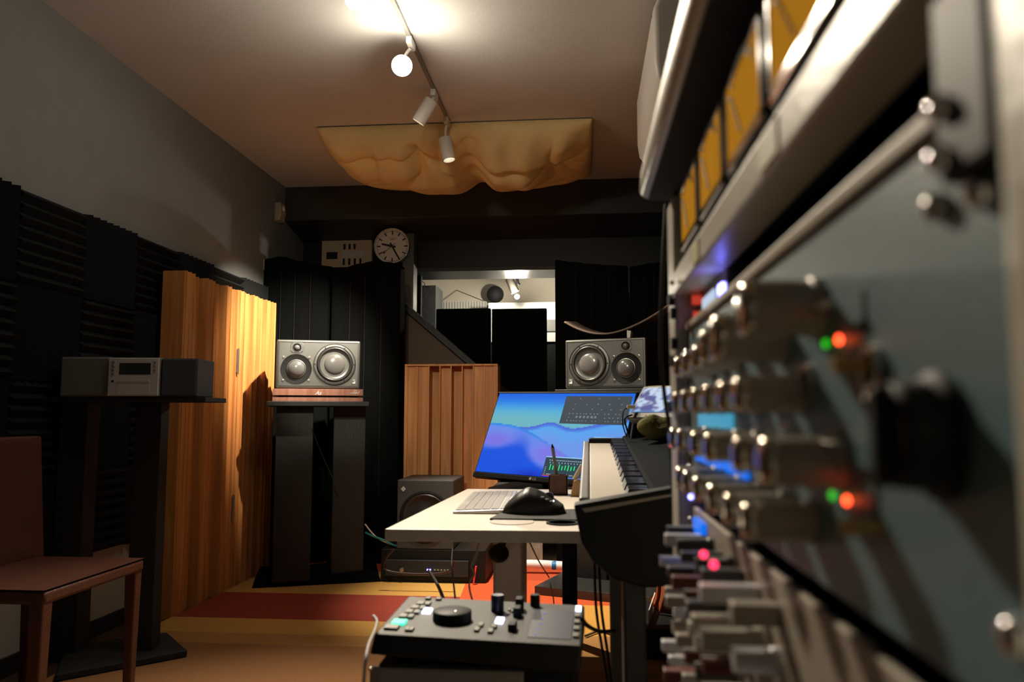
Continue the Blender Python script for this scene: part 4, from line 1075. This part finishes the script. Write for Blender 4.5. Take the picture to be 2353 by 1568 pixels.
cable('second thin black cable below the small field monitor', [A3(1452, 954, 1.92), A3(1436, 962, 1.90), A3(1440, 985, 1.9), A3(1447, 1006, 1.9)], .0022)
cable('thin dark cable crossing the left pillar of the speaker stand', [A3(716, 985, 4.02), A3(742, 1050, 4.05), A3(765, 1100, 4.05)], .003, M_stand)
cable('grey cable lying on the rug right of the controller', [at(1345, 1462, Z=.02), at(1380, 1450, Z=.02), at(1402, 1456, Z=.02)], .005, mat('grey_cable', (.10, .09, .08), .5))

# orange bag and sheet seen under the piano stand
t = thing('orange_case', 'orange-brown leather case with a strap under the piano stand', 'bag', (.32, 3.5, .012))
a, b = at(1512, 1372, Y=3.3), at(1600, 1432, Y=3.3)
obj('body', MB().hexa([Vector((a.x-.01, 3.3, b.z)), Vector((b.x, 3.3, b.z)), Vector((b.x, 3.5, b.z)), Vector((a.x-.01, 3.5, b.z)), Vector((a.x+.03, 3.3, a.z+.03)), Vector((b.x, 3.3, a.z+.06)), Vector((b.x, 3.5, a.z+.06)), Vector((a.x+.03, 3.5, a.z+.03))]), mat('rust_leather', (.28, .07, .025), .5), t, W=True, bevel=.01)
obj('base', MB().box(at(1480, 1440, Y=3.05).x, b.x, 3.05, 3.5, .014, at(1490, 1440, Y=3.09).z), M_black, t, W=True, bevel=.005)
obj('strap', MB().tube([at(1507, 1332, Y=3.28), at(1514, 1345, Y=3.28), at(1512, 1372, Y=3.28), at(1505, 1395, Y=3.28)], .009, 8), M_orange, t, W=True, smooth=60)
obj('handle', MB().tube([at(1542, 1334, Y=3.28), at(1560, 1332, Y=3.28)], .008, 8), M_orange, t, W=True, smooth=60)
sp_ = [at(1504, 1362, Y=3.42), at(1489, 1405, Y=3.12), at(1489, 1440, Y=3.12), at(1502, 1440, Y=3.38), at(1509, 1385, Y=3.50)]
o = obj('paper_sheet', MB().add(sp_+[p+Vector((.004, 0, 0)) for p in sp_], [(0, 1, 2, 3, 4), (9, 8, 7, 6, 5)]+[(k, k+5, (k+1) % 5+5, (k+1) % 5) for k in range(5)]), mat('white_sheet', (.88, .86, .80), .6)); tag(o, 'folded white sheet leaning under the piano stand', 'sheet')

# ------------------------------------------------------------------ equipment rack at the right
RX = .088
ROOM = []
rack = thing('equipment_rack', 'cream steel equipment rack filling the right side', 'rack', (.30, .42, 0))
NP0, NP1 = .118, .158       # near post along Y
FP0, FP1 = .668, .716
def RB(nm, x0, x1, y0, y1, z0, z1, m, par, bev=.0015, **k): return obj(nm, MB().box(x0, x1, y0, y1, z0, z1), m, par, W=True, bevel=bev, **k)
obj('near_post', MB().box(.0785, .11, NP0, NP1, .02, 2.0), M_cream, rack, W=True, bevel=.010, segs=4)
obj('far_post', MB().box(.0785, .11, FP0, FP1, .02, EYE+.19), M_cream, rack, W=True, bevel=.003)
RB('side_panel', .11, .52, FP0+.02, FP1, .02, EYE+.19, M_cream, rack)
RB('side_panel', .11, .52, NP0, NP0+.012, .02, EYE+.23, M_cream, rack)
RB('back_panel', .50, .52, NP0, FP1, .02, EYE+.19, M_black, rack)
RB('base', .09, .52, NP0, FP1, .0, .06, M_black, rack)
RB('upright_strip', .22, .25, .60, .64, .95, 1.13, mat('strip_grey2', (.22, .2, .17), .5), rack)
def screw(p, par, r=.0042, m=M_chrome):
    p = Vector(p); obj('rack_screw', MB().lathe([(r, 0), (r, .002), (r*.8, .0035), (r*.3, .0042)], p, (-1, 0, 0), 18), m, par, W=True, smooth=50)
# unit 1: VU meter unit
z0, z1 = EYE+.111, EYE+.189
t = thing('vu_meter_unit', 'cream rack unit with four amber level meters, top of the rack', 'meter unit', (RX, .42, z0))
RB('faceplate', RX-.011, RX+.012, .160, .668, EYE+.100, EYE+.120, M_cream, t, .002)
RB('upper_panel', RX+.001, RX+.012, .160, .668, EYE+.120, z1, M_blackm, t, .001)
RB('chassis', RX+.012, RX+.25, .175, .650, z0+.003, z1-.003, M_black, t)
for k, (ya, yb) in enumerate(((.226, .314), (.320, .408), (.414, .502), (.508, .596))):
    zz0, zz1 = EYE+.1205, EYE+.174
    f = RB('meter', RX-.011, RX, ya, yb, zz0, zz1, M_black, t, .002)
    RB('bezel', RX-.013, RX-.010, ya+.003, yb-.003, zz0+.003, zz0+.008, M_chrome, f, .0006)
    RB('bezel', RX-.013, RX-.010, ya+.003, yb-.003, zz1-.007, zz1-.003, M_chrome, f, .0006)
    RB('bezel', RX-.013, RX-.010, ya+.003, ya+.007, zz0+.003, zz1-.003, M_chrome, f, .0006)
    RB('bezel', RX-.013, RX-.010, yb-.007, yb-.003, zz0+.003, zz1-.003, M_chrome, f, .0006)
    RB('dial', RX-.0125, RX-.0105, ya+.008, yb-.008, zz0+.010, zz1-.008, M_amber, f, 0)
    nd = MB().tube([(RX-.0132, (ya+yb)/2, zz0+.012), (RX-.0132, (ya+yb)/2+.022, zz1-.016)], .0006, 6)
    obj('needle', nd, M_dark, f, W=True)
    for q in range(9):
        aa = math.radians(-42+84*q/8)
        obj('scale_mark', MB().box(-.0004, .0004, -.0005, .0005, .036, .040, Matrix.Translation((RX-.013, (ya+yb)/2, zz0+.010)) @ Matrix.Rotation(aa, 4, 'X')), M_dark, f, W=True)
for y in (.168, .658):
    for z in (z0+.03, z1-.02): screw((RX, y, z), t)
RB('tape_label', RX-.0118, RX-.011, .515, .54, EYE+.102, EYE+.116, mat('yellow_tape', (.55, .50, .16), .6), t, 0, label='yellowish tape label')
RB('tape_label', RX-.0118, RX-.011, .305, .335, EYE+.103, EYE+.117, mat('cream_tape', (.60, .56, .36), .6), t, 0, label='cream tape label')
# hood above
t = thing('rack_hood', 'cream hood jutting out above the level meters', 'hood', (RX, .42, z1))
obj('shell', MB().prism([(.056, EYE+.193), (.40, EYE+.200), (.40, EYE+.236), (.062, EYE+.230), (.054, EYE+.222), (.0525, EYE+.200)], .12, .700, 'y'), M_cream, t, W=True, bevel=.006, segs=4, smooth=50)
obj('underside', MB().box(.0600, .39, .13, .690, EYE+.1900, EYE+.1985), M_blackm, t, W=True, bevel=.001)
# unit 2: small device in the gap
t = thing('rack_preamp', 'silver half-width preamp with blue lamp, deep in the gap below the meters', 'preamp', (.12, .55, EYE+.073))
RB('case', .097, .30, .53, .655, EYE+.074, EYE+.104, mat('preamp_body', (.13, .125, .12), .35, metal=.5), t, .002)
RB('display', .0955, .0975, .575, .63, EYE+.078, EYE+.092, E_dispw, t, 0)
RB('blue_lamp', .0940, .0975, .535, .550, EYE+.080, EYE+.090, E_blue, t, .001)
for y, z in ((.645, .094), (.64, .080)): obj('red_button', MB().cyl((.098, y, EYE+z), (.090, y, EYE+z), .004, n=16), mat('red_button', (.55, .05, .03), .4, emis=(1, .08, .04), es=.4), t, W=True)
t = thing('rack_shelf', 'black rack shelf below the meter unit', 'shelf', (.2, .4, EYE+.070))
RB('deck', RX+.004, .48, .165, .665, EYE+.0705, EYE+.0735, M_blackm, t)
RB('rear_lip', .47, .48, .165, .665, EYE+.0735, EYE+.09, M_black, t)
# near bracket with a pale knob plate
t = thing('cable_bracket', 'pale bracket with a curved clip beside the near rack post', 'bracket', (RX, .17, EYE+.14))
RB('plate', RX-.006, RX+.004, .161, .1735, EYE+.092, EYE+.140, M_white, t, .002)
obj('clip', MB().tube([(RX-.008, .164, EYE+.134), (RX-.013, .164, EYE+.118), (RX-.013, .169, EYE+.110), (RX-.010, .1735, EYE+.118)], .0018, 10), M_chrome, t, W=True, smooth=60)
RB('block', RX-.010, RX+.004, .159, .174, EYE+.142, EYE+.165, M_black, t, .003)
# unit 3: slate compressor
z0, z1 = EYE-.063, EYE+.071
t = thing('rack_compressor', 'slate-coloured rack compressor with rows of metal knobs and red and green lamps', 'compressor', (RX, .42, z0))
RB('faceplate', RX, RX+.004, .162, .665, z0, z1, M_teal, t, .001)
RB('top_edge', RX-.0025, RX+.006, .162, .665, z1-.001, z1+.0045, mat('edge_tan', (.42, .34, .24), .45), t, .001, label='pale tan top edge')
RB('chassis', RX+.004, RX+.28, .18, .650, z0+.003, z1-.003, M_black, t)
def knob(par, y, z, r, L, m=M_knobg, cap=M_knoba, skirt=None, nm='knob'):
    k = obj(nm, MB().lathe([(r*1.12, 0), (r*1.12, .003), (r, .004), (r*.96, L-.0015), (r*.85, L)], (RX, y, z), (-1, 0, 0), 28), m, par, W=True, smooth=35)
    if cap: obj('cap', MB().lathe([(r*1.0, L-.0035), (r*1.02, L-.0022), (r*1.0, L-.001), (r*.93, L+.0002), (r*.80, L+.0010), (r*.5, L+.0013), (0.0, L+.0013)], (RX, y, z), (-1, 0, 0), 28), cap, k, W=True, smooth=80)
    obj('pointer', MB().box(RX-L-.0005, RX-.003, y-.0006, y+.0006, z+r*.80, z+r*1.03), M_ink, k, W=True)
    return k
for y in (.54, .495, .45, .405, .362, .325): knob(t, y, EYE+.0085, .0072, .026)
for y in (.565, .52, .455, .405, .33, .282): knob(t, y, EYE-.016, .0074 if y > .3 else .0088, .026)
for y in (.53, .495, .45, .40, .355, .316): knob(t, y, EYE-.041, .0074, .026)
for y in (.545, .50, .455): knob(t, y, EYE+.033, .0072, .024)
knob(t, .405, EYE+.035, .0085, .027, M_knobg); knob(t, .352, EYE+.034, .0105, .030, M_knobg); knob(t, .300, EYE+.040, .0105, .028, M_knobg)

# big black knob close to the camera
bp = at(2075, 990, X=.072)
k = obj('large_knob', MB().lathe([(.0160, 0), (.0160, .002), (.0138, .004), (.0130, .0115), (.0115, .0130)], (RX, .2035, EYE-.005), (-1, 0, 0), 36), M_black, t, W=True, smooth=35, label='large black knob near the camera')
obj('knob_bar', MB().box(RX-.0165, RX-.006, .2005, .2065, EYE-.0175, EYE+.0075), M_black, k, W=True, bevel=.0015)
obj('cap', MB().sphere((RX-.0135, .2125, EYE+.004), .0014, 12, 8), M_knoba, k, W=True)
def lamp_pair(xg, yg, xr, yr):
    for nm, (x, y), e in (('green_lamp', (xg, yg), E_green), ('red_lamp', (xr, yr), E_red)):
        p = at(x, y, X=RX-.002); obj(nm, MB().sphere(p, .0015, 14, 10, (.6, 1, 1)), e, t, W=True, smooth=60)
lamp_pair(1897, 790, 1928, 781); lamp_pair(1912, 1139, 1946, 1151)
for (x, y) in ((1928, 838), (1946, 1212)):
    p = at(x, y, X=RX-.010); obj('ochre_toggle', MB().lathe([(.0018, 0), (.0024, .006), (.0028, .010), (.002, .012)], (RX, p.y, p.z), (-1, 0, 0), 16), M_ochre, t, W=True, smooth=50)
for (x, y, h) in ((1988, 745, .0105), (2014, 1145, .0095)):
    p = at(x, y, X=RX); RB('slot', RX-.0006, RX+.001, p.y-.0010, p.y+.0010, p.z-h, p.z+h, M_dark, t, 0)
for (x, y, l) in ((1905, 705, .020), (1920, 1018, .022), (1818, 980, .016), (1800, 710, .012)):
    p = at(x, y, X=RX-.004); obj('metal_pin', MB().cyl((RX-.006, p.y-l/2, p.z), (RX-.006, p.y+l/2, p.z), .0013, n=12), M_knoba, t, W=True, smooth=50)
for (x, y) in ((1990, 850), (1845, 880)):
    p = at(x, y, X=RX-.003); obj('trim_ring', MB().lathe([(.0075, 0), (.0075, .0025), (.006, .0025), (.006, 0)], (RX, p.y, p.z), (-1, 0, 0), 24, cap=False), M_steel, t, W=True, smooth=40)
for (x, y, w_) in ((1598, 962, .085), (1600, 1048, .10)):
    p = at(x, y, X=RX-.001)
RB('teal_glow_strip', RX-.002, RX+.001, .47, .60, EYE-.008, EYE+.001, E_glowt, t, 0)  # glowing strip imitating the computer monitor's reflection, not a display
RB('blue_glow_strip', RX-.002, RX+.001, .43, .62, EYE-.034, EYE-.026, E_glowb, t, 0)  # likewise painted-in reflection of the monitor's blue light
p = at(1588, 1142, X=RX-.004); obj('blue_lamp', MB().sphere(p, .0022, 12, 8), E_blue, t, W=True)
p = at(1541, 1026, X=RX-.010); obj('red_lamp', MB().sphere(p, .0012, 12, 8), E_pink, t, W=True)
for y, z in ((.176, z1-.022), (.655, z1-.02), (.172, z0+.018), (.655, z0+.02)): screw((RX, y, z), t)
screw((RX, .197, z1-.020), t, .0036, M_steel)
# vertical marks: two black hex bolts on far post
for y_, px in ((690, 1545), (720, 1550), (790, 1552), (830, 1550), (935, 1545)):
    p = at(px+4, y_, X=.0785); obj('post_bolt', MB().cyl((.0785, p.y, p.z), (.0735, p.y, p.z), .0050, n=16), M_black, rack, W=True, label='black bolt head')
for (x, y) in ((1541, 650), (1542, 680)): 
    p = at(x+4, y, X=.074); obj('post_stud', MB().sphere(p, .0022, 12, 8), M_chrome, rack, W=True)
for (x, y) in ((2140, 250), (2140, 366)):
    p = at(x, y, X=.079); obj('rack_screw', MB().lathe([(.0032, 0), (.0032, .002), (.0015, .0035)], (.0815, p.y, p.z), (-1, 0, 0), 18), M_chrome, rack, W=True, smooth=50)
RB('near_block', .0815, .10, .159, .184, EYE+.052, EYE+.115, M_black, rack, .002)
# unit 4: tan unit with dense far knobs
def dense_unit(label, z0, z1, rows, seed, m):
    rnd = random.Random(seed)
    t = thing('rack_equalizer', label, 'equalizer', (RX, .42, z0), 0)
    RB('faceplate', RX, RX+.004, .162, .665, z0, z1, m, t, .001)
    RB('chassis', RX+.004, RX+.26, .18, .650, z0+.003, z1-.003, M_black, t)
    for z in rows:
        y = .625
        while y > .35:
            typ = rnd.random(); r = rnd.uniform(.0035, .0062); L = rnd.uniform(.020, .030)
            mm_ = rnd.choice([M_knobg, M_cream, M_knobg, M_silver, mat('knob_dark_grey', (.05, .05, .048), .4), mat('knob_dull_red', (.16, .03, .022), .45)])
            if typ < .45: knob(t, y, z, r, L, mm_, None)
            else: obj('push_button', MB().box(RX-L, RX, y-r, y+r, z-r*.8, z+r*.8), mm_, t, W=True, bevel=.0008)
            y -= rnd.uniform(.028, .045)
    for y in (.172, .655):
        for z in (z0+.012, z1-.012): screw((RX, y, z), t, .0036, M_steel)
    return t
t4 = dense_unit('tan rack equalizer crowded with pale buttons, below the slate compressor', EYE-.160, EYE-.073, [EYE-.090, EYE-.112, EYE-.134, EYE-.150], 3, M_tan)
RB('blue_glow_strip', RX-.004, RX, .585, .625, EYE-.105, EYE-.078, E_glowb, t4, 0)  # flat emissive blue strip on the faceplate
for (x, y) in ((1617, 1275), (1640, 1298)):
    p = at(x, y, X=RX-.022); obj('red_lamp', MB().sphere(p, .0022, 12, 8), E_pink, t4, W=True)
dense_unit('tan rack equalizer with mixed buttons, lowest one in view', EYE-.255, EYE-.163, [EYE-.175, EYE-.197, EYE-.219, EYE-.240], 11, M_tan)
dense_unit('tan rack equalizer at the very bottom of the view', EYE-.35, EYE-.258, [EYE-.27, EYE-.295], 5, M_tan)
p = at(1985, 1475, X=RX)
RB('blue_lamp', RX-.003, RX, .236, .240, EYE-.080, EYE-.078, emi('dim_blue', (.05, .06, .5), .8), t4, 0)

# ------------------------------------------------------------------ next room seen through the window
cab0, cab1 = at(1122, 696, Y=6.45), at(1282, 696, Y=6.45)
t = thing('white_cupboard', 'white cupboard behind the window, below the far lamp', 'cupboard', (cab0.x, 6.45, 0))
zcb = at(1265, 786, Y=6.45).z
obj('carcass', MB().box(cab0.x, .45, 6.45, 6.74, zcb, cab0.z), M_white, t, W=True, bevel=.004)
obj('base_unit', MB().box(cab0.x, .45, 6.47, 6.74, 0, zcb), M_black, t, W=True, bevel=.004)
obj('drawer', MB().box(cab0.x+.2, .40, 6.436, 6.45, at(1265, 762, Y=6.45).z, at(1265, 735, Y=6.45).z), M_sil2, t, W=True, bevel=.003)
bc = at(1138, 677, Y=6.65); br = 20*6.65/1800
o = obj('black_globe', MB().sphere(bc, br, 28, 18).cyl((bc.x, 6.65, cab0.z-.0), (bc.x, 6.65, cab0.z+.02), .04), M_blackm, smooth=60); tag(o, 'round black ball speaker on the cupboard behind the window', 'speaker')
q0_, q1_ = at(1004, 693, Y=6.70), at(1118, 706, Y=6.70)
t = thing('hanging_picture', 'pale striped picture hung on a wire beyond the window', 'picture', (q0_.x, 6.73, 1.2))
obj('panel', MB().box(q0_.x, q1_.x, 6.715, 6.745, 1.2, q0_.z), mat('pale_card', (.62, .60, .55), .6), t, W=True, bevel=.002)
sp = MB()
for k in range(18):
    x = q0_.x+(q1_.x-q0_.x)*(k+.5)/18; sp.box(x-.003, x+.003, 6.712, 6.716, 1.25, q0_.z-.004)
obj('stripes', sp, mat('stripe_grey', (.35, .34, .32), .6), t, W=True)
wp_ = at(1050, 667, Y=6.73)
obj('wire', MB().tube([(q0_.x+.03, 6.735, q0_.z), (wp_.x, 6.735, wp_.z), (q1_.x-.02, 6.735, q0_.z)], .002, 6, 1), M_dark, t, W=True)
gx0, gx1 = at(950, 700, Y=6.2), at(1002, 700, Y=6.2)
o = obj('grey_case', MB().box(gx0.x-.05, gx1.x, 6.2, 6.5, 0, at(980, 656, Y=6.2).z), mat('case_bluegrey', (.10, .105, .11), .7, bump=.2), bevel=.006); tag(o, 'tall blue-grey case at the left of the window, in the next room', 'case')
w0, w1_, w2_ = at(958, 640, Y=6.0), at(975, 650, Y=6.0), at(975, 658, Y=6.0)
o = obj('wire_hook', MB().tube([w0, w1_, w2_, w2_-Vector((0, 0, .1)), Vector((w2_.x, 6.22, at(980, 656, Y=6.2).z))], .003, 6, 2), M_dark); tag(o, 'thin bent wire above the blue-grey case', 'hook')
lc = at(1188, 682, Y=6.15)
t = thing('far_spotlight', 'small spotlight burning in the next room, seen through the window', 'spotlight', (lc.x, 6.15, 2.3))
ha, hb_ = at(1170, 640, Y=6.15), at(1184, 672, Y=6.15)
obj('lamp_housing', MB().lathe([(.03, 0), (.034, .004), (.034, (hb_-ha).length)], ha, hb_-ha, 28), mat('far_spot_white', (.10, .092, .075), .6), t, W=True, smooth=40)
obj('mount', MB().tube([(at(1188, 632, Y=6.15)+Vector((0, 0, .3))), at(1188, 640, Y=6.15), at(1194, 655, Y=6.15)], .012, 10), M_black, t, W=True, smooth=50)
obj('ceiling_rod', MB().cyl((at(1188, 632, Y=6.15).x, 6.15, 2.1), (at(1188, 632, Y=6.15).x, 6.15, HC), .006), M_black, t, W=True)
obj('bulb', MB().sphere(lc, .020, 16, 10), E_bulb2, t, W=True, smooth=60)
light('lamp', 'POINT', lc+Vector((.0, -.05, -.0)), LIGHTS['R2'], col=(1, .90, .72), size=.02, parent=t)
